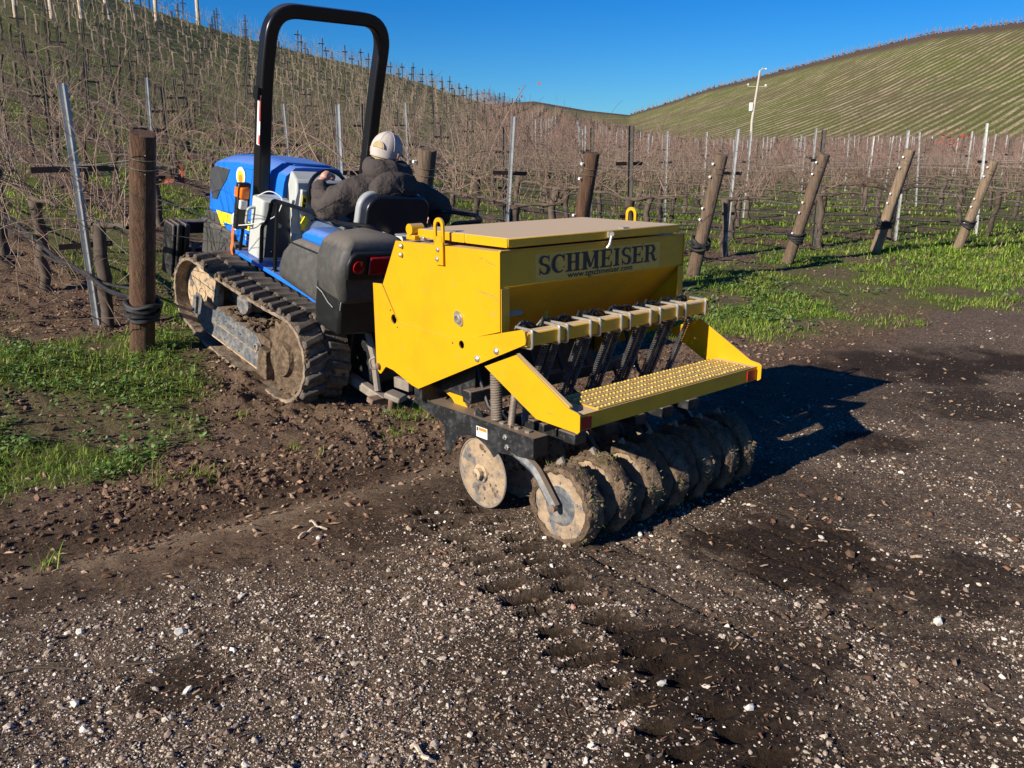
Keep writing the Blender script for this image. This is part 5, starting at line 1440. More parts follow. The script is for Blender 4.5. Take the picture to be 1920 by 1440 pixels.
# ------------------------------------------------------------------ vine rows
HEADS = [P(0, 0), (-.90, 7.27), (.585, 8.77), (2.17, 10.23), (3.76, 11.69), (5.47, 12.92), (7.09, 13.66)]
def head_s(k):
    if 0 <= k < len(HEADS):
        s_, u_ = su(HEADS[k][0], HEADS[k][1]); return float(s_), float(u_)
    if k < 0: return k * ROW, 0.0
    s_, u_ = su(*HEADS[-1]); return float(s_) + (k - 6) * ROW, float(u_) - .45 - .3 * (k - 7)
ROWNAME = {0: 'the upright post left of the tractor', 1: 'the post at the driver\'s right', 2: 'the post above the middle of the drill lid', 3: 'the post at the right end of the drill',
           4: 'the first leaning post right of the drill', 5: 'the second leaning post right of the drill', 6: 'the pale leaning post near the right edge'}
def end_post(k, base, lean, height, r, mat, label, clips=True, wrap=.42, sleeve=None):
    bx, by = base; z = hz(bx, by)
    t = empty('end_post', loc=(bx, by, z)); tag(t, label, 'wooden post', 'wooden end posts along the headland')
    rr = random.Random(k + 5)
    # shaft: slightly irregular round post
    d = Vector((lean[0], lean[1], lean[2])).normalized(); Ln = height
    n = 18; secs = 9; mb = MB(); a = d.orthogonal().normalized(); b = d.cross(a); vs = []; fs = []
    wob = [1 + rr.uniform(-.06, .06) for _ in range(n)]
    for i in range(secs + 1):
        tt = -.18 + (Ln + .18) * i / secs; q = r * (1.04 - .08 * i / secs)
        for j in range(n):
            an = 2 * PI * j / n; k2 = q * wob[j] * (1 + rr.uniform(-.015, .015))
            end = rr.uniform(-.008, .008) if i == secs else 0
            vs.append(d * (tt + end) + (a * math.cos(an) + b * math.sin(an)) * k2)
    for i in range(secs):
        for j in range(n): fs.append((i * n + j, i * n + (j + 1) % n, (i + 1) * n + (j + 1) % n, (i + 1) * n + j))
    top = len(vs); vs.append(d * (Ln + .002))
    for j in range(n): fs.append((secs * n + j, secs * n + (j + 1) % n, top))
    sh = mb.addmesh(vs, fs).build('shaft', mat, t, smooth=True, angle=50)
    # black wrap of hose at the foot
    if wrap:
        mb = MB()
        nl = rr.choice((4, 5, 6)); tilt_ = rr.uniform(-.04, .04)
        for j in range(nl):
            c = d * (wrap + .024 * (j - 2) + rr.uniform(-.008, .008)); mb.tube([c + (a * math.cos(x) + b * math.sin(x)) * (r * 1.08 + .014 + .010 * rr.random() + .008 * math.sin(2 * x + j)) + d * (tilt_ * math.sin(x + j) + .010 * math.sin(3 * x + j * 2)) for x in np.linspace(0, 2 * PI, 26)], .017, 6, cap=False)
        mb.build('hose_wrap', 'hose', t, smooth=True)
        mb = MB(); c = d * wrap; out_ = (F3 * .10 - W3 * .02)
        mb.tube([c, c + out_ * 1.0 + Vector((0, 0, -.02)), c + out_ * 1.6 + Vector((0, 0, .05))], .017, 6)
        mb.build('hose_end', 'hose', t, smooth=True)
    if clips:
        for hgt in (Ln * .93, Ln * .83, Ln * .58, Ln * .49, Ln * .30):
            p_ = d * hgt - W3 * (r + .016) + F3 * .02
            o = MB().cyl(p_ - W3 * .018, p_ + W3 * .010, .013, n=8).build('wire_clip', 'insulator', t, smooth=True)
    if sleeve:
        MB().cyl(d * (sleeve - .05), d * (sleeve + .05), r * 1.06, n=18).build('white_sleeve', 'white', t, smooth=True)
    # tie wire turns near the top
    mb = MB()
    for hgt in (Ln * .90, Ln * .86): mb.tube([d * hgt + (a * math.cos(x) + b * math.sin(x)) * (r * 1.05 + .002) for x in np.linspace(0, 2 * PI, 18)], .003, 4, cap=False)
    mb.build('tie_wire', 'wire', t)
    return t
LEAN = Vector((.31, -.35, 1.44))
p0 = end_post(0, HEADS[0], LEAN, 1.52, .080, 'post_brown', 'brown round wooden post standing alone left of the tractor, black hose wrapped near its foot', clips=False, wrap=.33)
for hgt in (1.38, 1.26, .80, .60):
    d_ = LEAN.normalized(); q_ = d_ * hgt + Vector((.03, -.064, 0)); MB().box(q_.x - .004, q_.x + .012, q_.y - .004, q_.y + .003, q_.z - .003, q_.z + .003, Matrix.Rotation(.4, 3, 'Y')).build('staple', 'steel', p0)
end_post(1, HEADS[1], Vector((.24, -.27, 1.44)), 1.44, .080, 'post_grey', 'wooden post with tie wire round its top beside the driver', clips=True, wrap=.42, sleeve=1.10)
end_post(2, HEADS[2], Vector((.20, -.23, 1.45)), 1.44, .075, 'post_brown', 'brown leaning wooden post rising behind the middle of the yellow drill', wrap=.4)
end_post(3, HEADS[3], Vector((.21, -.24, 1.44)), 1.46, .075, 'post_grey', 'leaning dark wooden post just behind the right end of the yellow drill', wrap=.4)
end_post(4, HEADS[4], Vector((.27, -.30, 1.45)), 1.52, .074, 'post_grey', 'grey brown leaning post with white clips, first one clear of the drill to its right', wrap=.42)
end_post(5, HEADS[5], Vector((.23, -.26, 1.45)), 1.52, .074, 'post_tan', 'leaning wooden post with a yellow-brown top, middle one of the three clear of the drill', wrap=.42)
end_post(6, HEADS[6], Vector((.23, -.26, 1.30)), 1.40, .072, 'post_tan', 'pale tan leaning post near the right edge of the picture', wrap=.42)
s7, u7 = head_s(7)
end_post(7, P(s7, u7), Vector((.2, -.22, 1.30)), 1.4, .072, 'post_tan', 'pale tan leaning post cut by the right edge of the picture', wrap=.42)

# metal stakes with cross arms
def stake_mesh(h):
    """T section steel"""
    mb = MB(); x, y = .021, .021
    prof = [(-.021, .004), (-.021, 0), (-.0025, 0), (-.0025, -.03), (.0025, -.03), (.0025, 0), (.021, 0), (.021, .004)]
    mb.prism([(px * 1.15, py * 1.15) for px, py in prof], -.25, h, 'z')
    return mb
def make_stake(h, arms, mat, armmat, thick=1.0):
    t = empty('trellis_stake')
    st = stake_mesh(h).build('stake', mat, t)
    st.scale = (thick, thick, 1)
    for z_, wd in arms:
        MB().box(-wd / 2, wd / 2, .006, .012, z_ - .022, z_ + .022).build('cross_arm', armmat, t)
    return t
R_ROW = -AZ   # local x runs along the headland, local y along the rows
stakeA = make_stake(1.86, ((1.24, .46), (.66, .30)), 'galv', 'arm_rust')
stakeB = make_stake(1.75, ((1.30, .50), (.66, .34)), 'dark_stake', 'arm_rust', 1.5)
stakeF = make_stake(1.75, ((1.30, .45),), 'dark_stake', 'dark_stake', 2.0)
def visible(x, y, m=.05):
    if y < .5: return False
    d = y * .966 + .42
    return abs(x) / d < .60 + m
ORD = ['first', 'second', 'third', 'fourth', 'fifth', 'sixth', 'seventh', 'eighth', 'ninth', 'tenth']
stakes = []
for k in range(-16, 46):
    hs, hu = head_s(k)
    u_ = hu + 1.02 if k >= 0 else 1.1 + (k % 3) * .4; n_ = 0
    while u_ < 125:
        x, y = P(hs, u_)
        r_ = math.hypot(x, y); a_ = math.atan2(x, y)
        if visible(x, y) and r_ < np.interp(a_, AZT, RRT) + 1: stakes.append((r_, k, n_, x, y, a_))
        u_ += 4.9; n_ += 1
stakes.sort()
usedA = usedB = usedF = False
far_pts = []
for i, (r_, k, n_, x, y, a_) in enumerate(stakes):
    if i >= 290: far_pts.append((x, y)); continue
    hill = a_ < rad(1) and r_ > 16
    src = stakeF if r_ > 38 and a_ < rad(1) else (stakeB if hill or (i % 5 == 3 and r_ > 9) else stakeA)
    first = {'A': usedA, 'B': usedB, 'F': usedF}[('F' if src is stakeF else 'B' if src is stakeB else 'A')]
    if first: o = copy_tree(src)
    else:
        o = src
        if src is stakeA: usedA = True
        elif src is stakeB: usedB = True
        else: usedF = True
    rr = random.Random(i)
    o.location = (x, y, hz(x, y) - .02)
    o.rotation_euler = (rad(rr.uniform(-3, 3)), rad(rr.uniform(-2.5, 2.5)), R_ROW + rad(rr.uniform(-6, 6)))
    if k == 0 and n_ == 0: big_one = o
    if k == 0 and n_ == 0: o.rotation_euler = (0, rad(-1), R_ROW); pass
    o.scale = (1, 1, rr.uniform(.94, 1.06))
    if k in ROWNAME and n_ < 10 and r_ < 30:
        lab = 'metal stake, %s behind %s' % (ORD[n_], ROWNAME[k])
    elif k < 0 and r_ < 16:
        lab = 'metal stake %s in the %s row left of the upright post' % (ORD[min(n_, 9)], ORD[min(-k - 1, 9)])
    elif hill: lab = 'dark stake with a cross arm in the vine rows up the left hillside'
    else: lab = 'metal stake rising above the bare vines in the vineyard behind the headland posts'
    tag(o, lab, 'vineyard stake', 'stakes on the left hillside' if hill else 'stakes in the flat vine rows')
big_one.scale = (1.3, 1.3, .98)
for o_, used in ((stakeA, usedA), (stakeB, usedB), (stakeF, usedF)):
    if not used:
        for c in list(o_.children): bpy.data.objects.remove(c)
        bpy.data.objects.remove(o_)
# remaining tiny stakes far up the slopes, one object
vs = []; fs = []
for (x, y) in far_pts:
    z = float(base_height(np.array([x]), np.array([y]))[0]); b0 = len(vs)
    h_ = 1.75 + random.uniform(-.15, .15); t_ = .05; lx = random.uniform(-.06, .06)
    for zz, ww in ((z - .2, t_), (z + h_, t_)):
        o_ = lx * (zz - z)
        vs += [(x - ww + o_, y, zz), (x + o_, y - ww, zz), (x + ww + o_, y, zz), (x + o_, y + ww, zz)]
    fs += [(b0, b0 + 1, b0 + 5, b0 + 4), (b0 + 1, b0 + 2, b0 + 6, b0 + 5), (b0 + 2, b0 + 3, b0 + 7, b0 + 6), (b0 + 3, b0, b0 + 4, b0 + 7)]
    c = Vector((x, y, z + 1.3)); b1 = len(vs); w3 = W3 * .26
    for e in (c - w3, c + w3):
        for dz in (-.04, .04):
            for dd in (-.02, .02): vs.append(tuple(e + Vector((0, 0, dz)) + F3 * dd))
    fs += [(b1, b1 + 2, b1 + 6, b1 + 4), (b1 + 1, b1 + 5, b1 + 7, b1 + 3), (b1 + 2, b1 + 3, b1 + 7, b1 + 6), (b1, b1 + 4, b1 + 5, b1 + 1)]
if vs:
    o = MB().addmesh(vs, fs).build('distant_stakes', 'dark_stake'); tag(o, 'tiny dark cross-shaped stakes far up the vineyard slopes', 'stakes', kind='stuff')

# line of pale end posts across the left hill, where a track divides the blocks
PALE = [(30, 35), (98, 36), (153, 36), (205, 36), (252, 38), (293, 42), (333, 30), (372, 47), (435, 55), (502, 58), (545, 72), (612, 90)]
def ray_ground(px, py):
    """where the line of sight from the photographer's spot through an angle meets the slope"""
    th = rad(15.06); fx, fy = (px - 960) / 1598, (720 - py) / 1598
    d = Vector((fx, math.cos(th) + fy * math.sin(th), -math.sin(th) + fy * math.cos(th)))
    t = np.linspace(4, 110, 1500); x = d.x * t; y = d.y * t; z = CAM_H + d.z * t
    h = base_height(x, y); i = np.argmax(z < h)
    return (x[i], y[i]) if z[i] < h[i] else None
src = None
for i, (px, py) in enumerate(PALE):
    q = ray_ground(px, py)
    if q is None: continue
    r_ = math.hypot(*q)
    if src is None:
        src = MB().tube([(0, 0, -.3), (0, 0, 1.9)], [.10, .09], 10).build('hill_post', 'pale_wood', smooth=True); o = src
    else: o = src.copy(); scene.collection.objects.link(o)
    o.location = (q[0], q[1], hz(*q)); o.rotation_euler = (rad(random.uniform(-4, 4)), rad(random.uniform(-6, 2)), 0); o.scale = (r_ / 48, r_ / 48, 1)
    nth = ORD[i] if i < 10 else 'second to last' if i == len(PALE) - 2 else 'last'
    tag(o, 'pale wooden post high on the left hill, %s from the left in its line' % nth, 'wooden post', 'pale posts high on the left hill')

# ---- bare vines
def vine_geo(seed, ncane, segs, side, rcane, spread=1.0, hgt=1.0, wild=False):
    """numpy tubes for one dormant vine; row runs along local y. Returns trunk, arms, canes as (verts, faces)"""
    g = np.random.default_rng(seed)
    def tube(pts, rad_, n):
        pts = np.asarray(pts); m = len(pts); t = np.gradient(pts, axis=0); t /= np.linalg.norm(t, axis=1, keepdims=True) + 1e-9
        ref = np.array([.3, .2, .93]) if abs(t[0][2]) < .8 else np.array([1., .1, 0])
        a = np.cross(t, ref); a /= np.linalg.norm(a, axis=1, keepdims=True) + 1e-9; b = np.cross(t, a)
        ang = 2 * np.pi * np.arange(n) / n
        v = pts[:, None, :] + (a[:, None, :] * np.cos(ang)[None, :, None] + b[:, None, :] * np.sin(ang)[None, :, None]) * np.asarray(rad_)[:, None, None]
        i, j = np.meshgrid(np.arange(m - 1), np.arange(n), indexing='ij')
        f = np.stack([i * n + j, i * n + (j + 1) % n, (i + 1) * n + (j + 1) % n, (i + 1) * n + j], -1).reshape(-1, 4)
        return v.reshape(-1, 3), f
    def join(lst):
        V, Fc, o = [], [], 0
        for v, f in lst: V.append(v); Fc.append(f + o); o += len(v)
        return np.concatenate(V), np.concatenate(Fc)
    nt_ = 8; zt_ = np.linspace(-.1, .86, nt_)
    lean = g.normal(0, .05, 2)
    tp = np.stack([lean[0] * zt_ + g.normal(0, .012, nt_), lean[1] * zt_ + g.normal(0, .016, nt_), zt_], 1)
    tr = (.040 + .014 * g.random(nt_)); tr[0] *= 1.3; tr[-1] *= 1.25
    trunk = tube(tp, tr, 7 if side > 3 else 4)
    arms = []; origin = []
    for sgn in (-1, 1):
        n_ = 7; tt = np.linspace(0, 1, n_); ln = .62 + g.random() * .14
        ap = np.stack([tp[-1, 0] + g.normal(0, .012, n_), tp[-1, 1] + sgn * tt * ln, tp[-1, 2] - .02 + .07 * np.sin(tt * 2) + g.normal(0, .01, n_)], 1)
        ap[0] = tp[-1]
        arms.append(tube(ap, (.024 - .009 * tt) * (.6 if side == 3 else 1) + .004 * g.random(n_), 6 if side > 3 else 4))
        origin += [ap[j] for j in range(1, n_)]
    arms = join(arms)
    canes = []
    for c in range(ncane):
        o = origin[g.integers(len(origin))] + g.normal(0, .02, 3)
        if wild and c % 3 == 0: o = np.array([g.normal(0, .16), g.uniform(-.8, .8), g.uniform(.05, .75)])
        L = (.75 + g.random() * .95) * hgt; n_ = segs
        az_ = g.random() * 2 * np.pi; tilt = abs(g.normal(0, .38)) * spread + .05
        d = np.array([np.cos(az_) * np.sin(tilt), np.sin(az_) * np.sin(tilt), np.cos(tilt)])
        droop = g.random() ** 2 * 1.9 * spread * (1.2 if c % 3 == 0 else .7); bend = g.normal(0, .25, 3)
        pts = [o]; st_ = L / n_
        for q in range(n_):
            d = d + np.array([0, 0, -droop * st_ * (q / n_) * 1.6]) + bend * st_ * .6 + g.normal(0, .085, 3) + d * np.array([.8, .5, 0]) * droop * st_ * .35
            d = d / np.linalg.norm(d); pts.append(pts[-1] + d * st_)
        pts = np.array(pts); pts[:, 2] = np.maximum(pts[:, 2], .12)
        canes.append(tube(pts, rcane * (1 - .62 * np.linspace(0, 1, n_ + 1)), 3))
        if g.random() < .75 and segs > 5:          # side shoot
            b0 = pts[g.integers(2, n_ - 1)]; d2 = d + g.normal(0, .8, 3); d2 /= np.linalg.norm(d2); l2 = .15 + g.random() * .38
            q = [b0]
            for e in range(4): d2 = d2 + g.normal(0, .18, 3) + np.array([0, 0, -.10]); d2 /= np.linalg.norm(d2); q.append(q[-1] + d2 * l2 / 4)
            canes.append(tube(q, rcane * .52 * (1 - .5 * np.linspace(0, 1, 5)), 3))
    return trunk, arms, join(canes)
def vine_proto(seed, **kw):
    tr, ar, ca = vine_geo(seed, **{k: v for k, v in kw.items() if k != 'mat'})
    t = empty('grapevine')
    a = np_mesh('trunk', tr[0], tr[1], 'trunk', smooth=True); a.parent = t
    b = np_mesh('cordon', ar[0], ar[1], 'trunk', smooth=True); b.parent = t
    c = np_mesh('canes', ca[0], ca[1], kw['mat'], smooth=True); c.parent = t; c['kind'] = 'stuff'
    return t
wild_p = [vine_proto(700 + i, ncane=62, segs=11, side=6, rcane=.0046, spread=2.3, hgt=.92, wild=True, mat='cane') for i in range(4)]
near_p = [vine_proto(100 + i, ncane=36, segs=10, side=6, rcane=.0048, spread=2.1, hgt=.78, mat='cane') for i in range(5)]
mid_p = [vine_proto(200 + i, ncane=26, segs=8, side=4, rcane=.0055, spread=2.0, hgt=.76, mat='cane_far') for i in range(5)]
hill_p = [vine_proto(500 + i, ncane=16, segs=6, side=3, rcane=.0052, spread=2.0, hgt=.78, mat='cane_hill') for i in range(4)]
far_p = [vine_proto(300 + i, ncane=18, segs=7, side=3, rcane=.0072, spread=1.8, hgt=.78, mat='cane_far') for i in range(4)]
used_ids = set()
vines = []
for k in range(-18, 46):
    hs, hu = head_s(k); u_ = hu + .95 if k >= 0 else .4; n_ = 0
    rr = random.Random(900 + k)
    while u_ < 128:
        x, y = P(hs + rr.uniform(-.06, .06), u_ + rr.uniform(-.12, .12))
        r_ = math.hypot(x, y); a_ = math.atan2(x, y)
        # tractor stands in the lane: nothing may grow through it
        blocked = False
        lp = tractor_matrix.inverted() @ Vector((x, y, 0))
        if -.22 < lp.x < 1.85 and -.6 < lp.y < 2.6: blocked = True
        if visible(x, y, .08) and not blocked and r_ < np.interp(a_, AZT, RRT) + 1.5: vines.append((r_, k, n_, x, y, a_))
        u_ += 1.62; n_ += 1
vines.sort()
print('vines', len(vines), 'stakes', len(stakes))
def ground_tilt(x, y):
    e = .8; z1 = float(base_height(np.array([x + F3.x * e]), np.array([y + F3.y * e]))[0]); z0 = float(base_height(np.array([x - F3.x * e]), np.array([y - F3.y * e]))[0])
    return math.atan2(z1 - z0, 2 * e)
far_v = []
for i, (r_, k, n_, x, y, a_) in enumerate(vines):
    if i >= 296: far_v.append((x, y, a_)); continue
    pool = wild_p if (r_ < 12 and k < 1) else near_p if r_ < 18 else hill_p if (a_ < rad(-3) and r_ >= 18) else mid_p if r_ < 24 else far_p
    src = pool[(i * 7 + k) % len(pool)]
    if id(src) in used_ids: o = copy_tree(src)
    else: o = src; used_ids.add(id(src))
    rr = random.Random(i + 77)
    tl_ = ground_tilt(x, y)
    fl = rr.choice((0, PI))
    o.location = (x, y, hz(x, y) - .02); o.rotation_euler = ((tl_ if fl == 0 else -tl_) * .9, 0, R_ROW + fl + rad(rr.uniform(-4, 4)))
    sc = rr.uniform(.88, 1.06); o.scale = (sc * 1.1, 1.08, sc)
    hill = a_ < rad(-2) and r_ > 17
    if k in ROWNAME and n_ < 8 and r_ < 24: lab = 'bare grapevine, %s behind %s' % (ORD[n_], ROWNAME[k])
    elif k < 0 and r_ < 13: lab = 'bare grapevine, %s in the %s row left of the upright post' % (ORD[min(n_, 9)], ORD[min(-k - 1, 9)])
    elif hill: lab = 'bare dormant grapevine in the rows climbing the left hillside'
    else: lab = 'bare dormant grapevine with tangled pinkish brown canes deep in the flat vine rows'
    tag(o, lab, 'grapevine', 'bare vines on the left hillside' if hill else 'bare vines in the flat rows')
for pool in (wild_p, near_p, mid_p, far_p, hill_p):
    for o_ in pool:
        if id(o_) not in used_ids:
            for c in list(o_.children): bpy.data.objects.remove(c)
            bpy.data.objects.remove(o_)
# distant vines as one object
def joined(pts, protos, name, mat, label):
    V, Fc, o = [], [], 0
    for i, (x, y, a_) in enumerate(pts):
        v, f = protos[i % len(protos)]
        rr = random.Random(i); an = R_ROW + rr.choice((0, PI)); c, s_ = math.cos(an), math.sin(an); sc = rr.uniform(.85, 1.05)
        q = v * sc; w_ = np.stack([q[:, 0] * c - q[:, 1] * s_, q[:, 0] * s_ + q[:, 1] * c, q[:, 2]], 1)
        z = float(base_height(np.array([x]), np.array([y]))[0])
        sl = ground_tilt(x, y); al = w_[:, 0] * F3.x + w_[:, 1] * F3.y
        w_[:, 2] += al * math.tan(sl); w_ += np.array([x, y, z - .03])
        V.append(w_); Fc.append(f + o); o += len(v)
    ob = np_mesh(name, np.concatenate(V), np.concatenate(Fc), mat, smooth=False, kind='stuff')
    tag(ob, label)
    return ob
lod = []
for i in range(6):
    a, b, c = vine_geo(400 + i, ncane=13, segs=4, side=3, rcane=.013, spread=1.4, hgt=.8)
    V = np.concatenate([a[0], b[0], c[0]]); Fc = np.concatenate([a[1], b[1] + len(a[0]), c[1] + len(a[0]) + len(b[0])]); lod.append((V, Fc))
hillv = [p for p in far_v if p[2] < rad(-2)]; flatv = [p for p in far_v if p[2] >= rad(-2)]
print('far', len(hillv), len(flatv))
lodh = []
for i in range(5):
    a, b, c = vine_geo(600 + i, ncane=9, segs=4, side=3, rcane=.0085, spread=1.9, hgt=.72)
    V = np.concatenate([a[0], b[0], c[0]]); Fc = np.concatenate([a[1], b[1] + len(a[0]), c[1] + len(a[0]) + len(b[0])]); lodh.append((V, Fc))
if hillv: joined(hillv, lodh, 'hillside_vines', 'cane_hill', 'hundreds of bare vines in rows up the left hillside')
if flatv: joined(flatv, lod, 'distant_vines', 'cane_far', 'haze of bare pinkish vine canes across the flat vineyard below the far hill')

# drip hoses and wires along the rows
def row_line(k, h, off, rad_, name, mat, label, cat, group, umax=26, sag=.02, u_start=None, step=.7):
    hs, hu = head_s(k); u0_ = hu if u_start is None else u_start
    pts = []
    u_ = u0_
    first = True
    while u_ < umax:
        x, y = P(hs + off, u_)
        if math.hypot(x, y) > 3:
            zb = hz(x, y) if first else float(base_height(np.array([x]), np.array([y]))[0])
            ph = ((u_ - u0_) % 1.62) / 1.62
            hh = h
            if off == 0 and k >= 0 and u_ < hu + .9 and h > .8: hh = h * (.93 + .07 * (u_ - hu) / .9)
            pts.append((x, y, zb + hh - sag * math.sin(PI * ph)))
        first = False
        u_ += step
    if len(pts) < 3: return
    o = MB().tube(pts, rad_, 5).build(name, mat, smooth=True); tag(o, label, cat, group)
for k in range(-4, 16):
    far_r = 26 if k < 10 else 20
    nm = ROWNAME.get(k)
    row_line(k, .42, 0, .012, 'drip_hose', 'hose', ('drip hose sagging behind ' + nm) if nm else ('drip hose of the %s row left of the upright post' % ORD[-k - 1] if k < 0 else 'black drip hose low along a vine row right of the last visible end post'), 'drip hose', 'drip hoses along the vine rows', far_r, .045, step=.4)
    for h_, off, what in ((.88, 0, 'cordon wire'), (1.24, -.21, 'left upper wire'), (1.24, .21, 'right upper wire'), (.66, .14, 'low wire')):
        row_line(k, h_, off, .0018, 'trellis_wire', 'wire', ('%s behind %s' % (what, nm)) if nm else ('%s, %s row left of the upright post' % (what, ORD[-k - 1]) if k < 0 else 'thin trellis wire in the vine rows right of the last visible end post'), 'trellis wire', 'wires along the vine rows', far_r, .012)
# anchor wires from the near post to its wires
for h0, off in ((1.36, -.21), (1.36, .21), (.62, 0)):
    d_ = LEAN.normalized(); a = Vector((HEADS[0][0], HEADS[0][1], hz(*HEADS[0]))) + d_ * h0
    x, y = P(off, 1.0); b = Vector((x, y, hz(x, y) + (1.24 if h0 > 1 else .88)))
    o = MB().tube([a, a.lerp(b, .5) - Vector((0, 0, .02)), b], .0028, 5).build('trellis_wire', 'wire'); tag(o, {(-.21): 'short wire from the upright post to the left end of the stake\'s cross arm', .21: 'short wire from the upright post to the right end of the stake\'s cross arm', 0: 'short low wire from the upright post back to the first stake'}[off], 'trellis wire', 'wires along the vine rows')
# thick old hose sloping behind the upright post
pts = []
for i, (s_, u_, h_) in enumerate(((0, .05, .36), (-.03, .5, .33), (-.05, 1.0, .42), (-.08, 1.7, .47), (-.08, 2.6, .56), (-.1, 3.6, .60))):
    x, y = P(s_, u_); pts.append((x, y, hz(x, y) + h_))
o = MB().tube(fillet(pts, .3, 4), .017, 8).build('supply_hose', 'hose', smooth=True); tag(o, 'thick dusty black hose running back and up from the upright post left of the tractor', 'hose')

# dead red leaves still hanging on a few canes
def leaf_cluster(x, y, h, n, sz, label):
    g = np.random.default_rng(int(abs(x * 100) + n)); z = hz(x, y) + h; V = []; Fc = []
    for i in range(n):
        c = np.array([x, y, z]) + g.normal(0, .11, 3) * np.array([1.6, 1, .7]); a = g.normal(0, 1, 3); a /= np.linalg.norm(a); b = np.cross(a, g.normal(0, 1, 3)); b /= np.linalg.norm(b); s_ = sz * (.6 + g.random() * .6)
        o_ = len(V); V += [c - a * s_, c + b * s_ * .7, c + a * s_ * .9 + np.cross(a, b) * s_ * .3, c - b * s_ * .7]; Fc.append((o_, o_ + 1, o_ + 2, o_ + 3))
    o = np_mesh('dead_leaves', np.array(V), np.array(Fc), 'red_leaf', kind='stuff'); tag(o, label); return o
for (px, py, r_, h, n, lab) in ((1790, 262, 17, 1.62, 26, 'dark red dead leaves on a cane near the right edge'), (987, 165, 15, 2.2, 4, 'few dead leaves on a cane against the sky'), (335, 330, 9, 1.0, 14, 'rust red dead leaves on a vine behind the blue hood'), (1660, 300, 15.5, 1.5, 8, 'dead red leaves over the middle leaning post')):
    th = rad(15.06); fx, fy = (px - 960) / 1598, (720 - py) / 1598
    d = Vector((fx, math.cos(th) + fy * math.sin(th), -math.sin(th) + fy * math.cos(th))); d *= r_ / math.hypot(d.x, d.y)
    zg = hz(d.x, d.y); leaf_cluster(d.x, d.y, CAM_H + d.z - zg, n, .035, lab)
# long cane reaching up against the sky, carrying the last leaves
q = []
for (px, py, r_) in ((905, 330, 14.2), (925, 270, 14.4), (955, 205, 14.7), (985, 160, 15.0)):
    th = rad(15.06); fx, fy = (px - 960) / 1598, (720 - py) / 1598
    d = Vector((fx, math.cos(th) + fy * math.sin(th), -math.sin(th) + fy * math.cos(th))); d *= r_ / math.hypot(d.x, d.y); q.append((d.x, d.y, CAM_H + d.z))
o = MB().tube(fillet(q, .3), .008, 5).build('tall_cane', 'cane', smooth=True); tag(o, 'single long vine cane standing up against the sky behind the driver', 'vine cane')

# utility pole at the foot of the far hill
ux, uy = 104 * math.sin(rad(15.1)), 104 * math.cos(rad(15.1)); uz = float(base_height(np.array([ux]), np.array([uy]))[0]) - .5
up_ = empty('utility_pole', loc=(ux, uy, uz)); tag(up_, 'tall pale utility pole with a small box below the far hill', 'utility pole')
MB().tube([(0, 0, 0), (-.05, 0, 4), (.45, 0, 9.3)], [.17, .15, .11], 10).build('shaft', 'utility', up_, smooth=True)
MB().box(-.45, -.12, -.2, .2, 5.0, 5.9).build('meter_box', 'insulator', up_, bevel=.03)
MB().tube([(.45, 0, 9.2), (.7, 0, 9.5), (1.1, 0, 9.45)], .07, 6).build('bracket', 'utility', up_)
MB().lump((1.1, 0, 9.45), .16, 3, .7, 1, .2).build('lamp_head', 'insulator', up_, smooth=True)
MB().box(-.8, 1.3, -.03, .03, 7.58, 7.64).build('cross_arm', 'utility', up_)
MB().lump((-.75, 0, 7.8), .12, 4, 1.2, 1, .4).build('insulator', 'insulator', up_, smooth=True)
MB().lump((1.2, 0, 7.75), .11, 5, 1.2, 1, .4).build('insulator', 'insulator', up_, smooth=True)
# ------------------------------------------------------------------ gravel, clods, chips, grass
OCT_V = np.array([(1, 0, 0), (-1, 0, 0), (0, 1, 0), (0, -1, 0), (0, 0, 1), (0, 0, -1)], float)
OCT_F = np.array([(0, 2, 4), (2, 1, 4), (1, 3, 4), (3, 0, 4), (2, 0, 5), (1, 2, 5), (3, 1, 5), (0, 3, 5)])
def ico(sub):
    bm = bmesh.new(); bmesh.ops.create_icosphere(bm, subdivisions=sub, radius=1)
    v = np.array([tuple(x.co) for x in bm.verts]); f = np.array([[x.index for x in q.verts] for q in bm.faces]); bm.free(); return v, f
ICO1 = ico(1); ICO2 = ico(2)
def lumps(base, pos, size, flat, g, jit=.35, elong=.35):
    bv, bf = base; n = len(pos); m = len(bv)
    ang = g.random(n) * 2 * np.pi; c, s = np.cos(ang), np.sin(ang)
    k = 1 + jit * (g.random((n, m)) - .5) * 2
    v = bv[None] * k[..., None]
    ax = np.stack([1 + elong * g.random(n), 1 - elong * .5 * g.random(n), flat * (0.7 + .6 * g.random(n))], 1)
    v = v * ax[:, None, :] * size[:, None, None]
    tilt = g.normal(0, .35, n)
    vx = v[..., 0] * np.cos(tilt)[:, None] + v[..., 2] * np.sin(tilt)[:, None]; vz = -v[..., 0] * np.sin(tilt)[:, None] + v[..., 2] * np.cos(tilt)[:, None]
    x = vx * c[:, None] - v[..., 1] * s[:, None]; y = vx * s[:, None] + v[..., 1] * c[:, None]
    V = np.stack([x, y, vz], -1) + pos[:, None, :]
    Fc = bf[None] + (np.arange(n) * m)[:, None, None]
    return V.reshape(-1, 3), Fc.reshape(-1, bf.shape[1]), m
def scatter_xy(n, g, r0, r1, a0, a1, power=1.0):
    """roughly even in the picture: more per square metre close by"""
    u = g.random(n); r = (r0 ** (1 - power) + u * (r1 ** (1 - power) - r0 ** (1 - power))) ** (1 / (1 - power)) if power != 1 else r0 * (r1 / r0) ** u
    a = np.radians(a0 + (a1 - a0) * g.random(n)); return r * np.sin(a), r * np.cos(a)
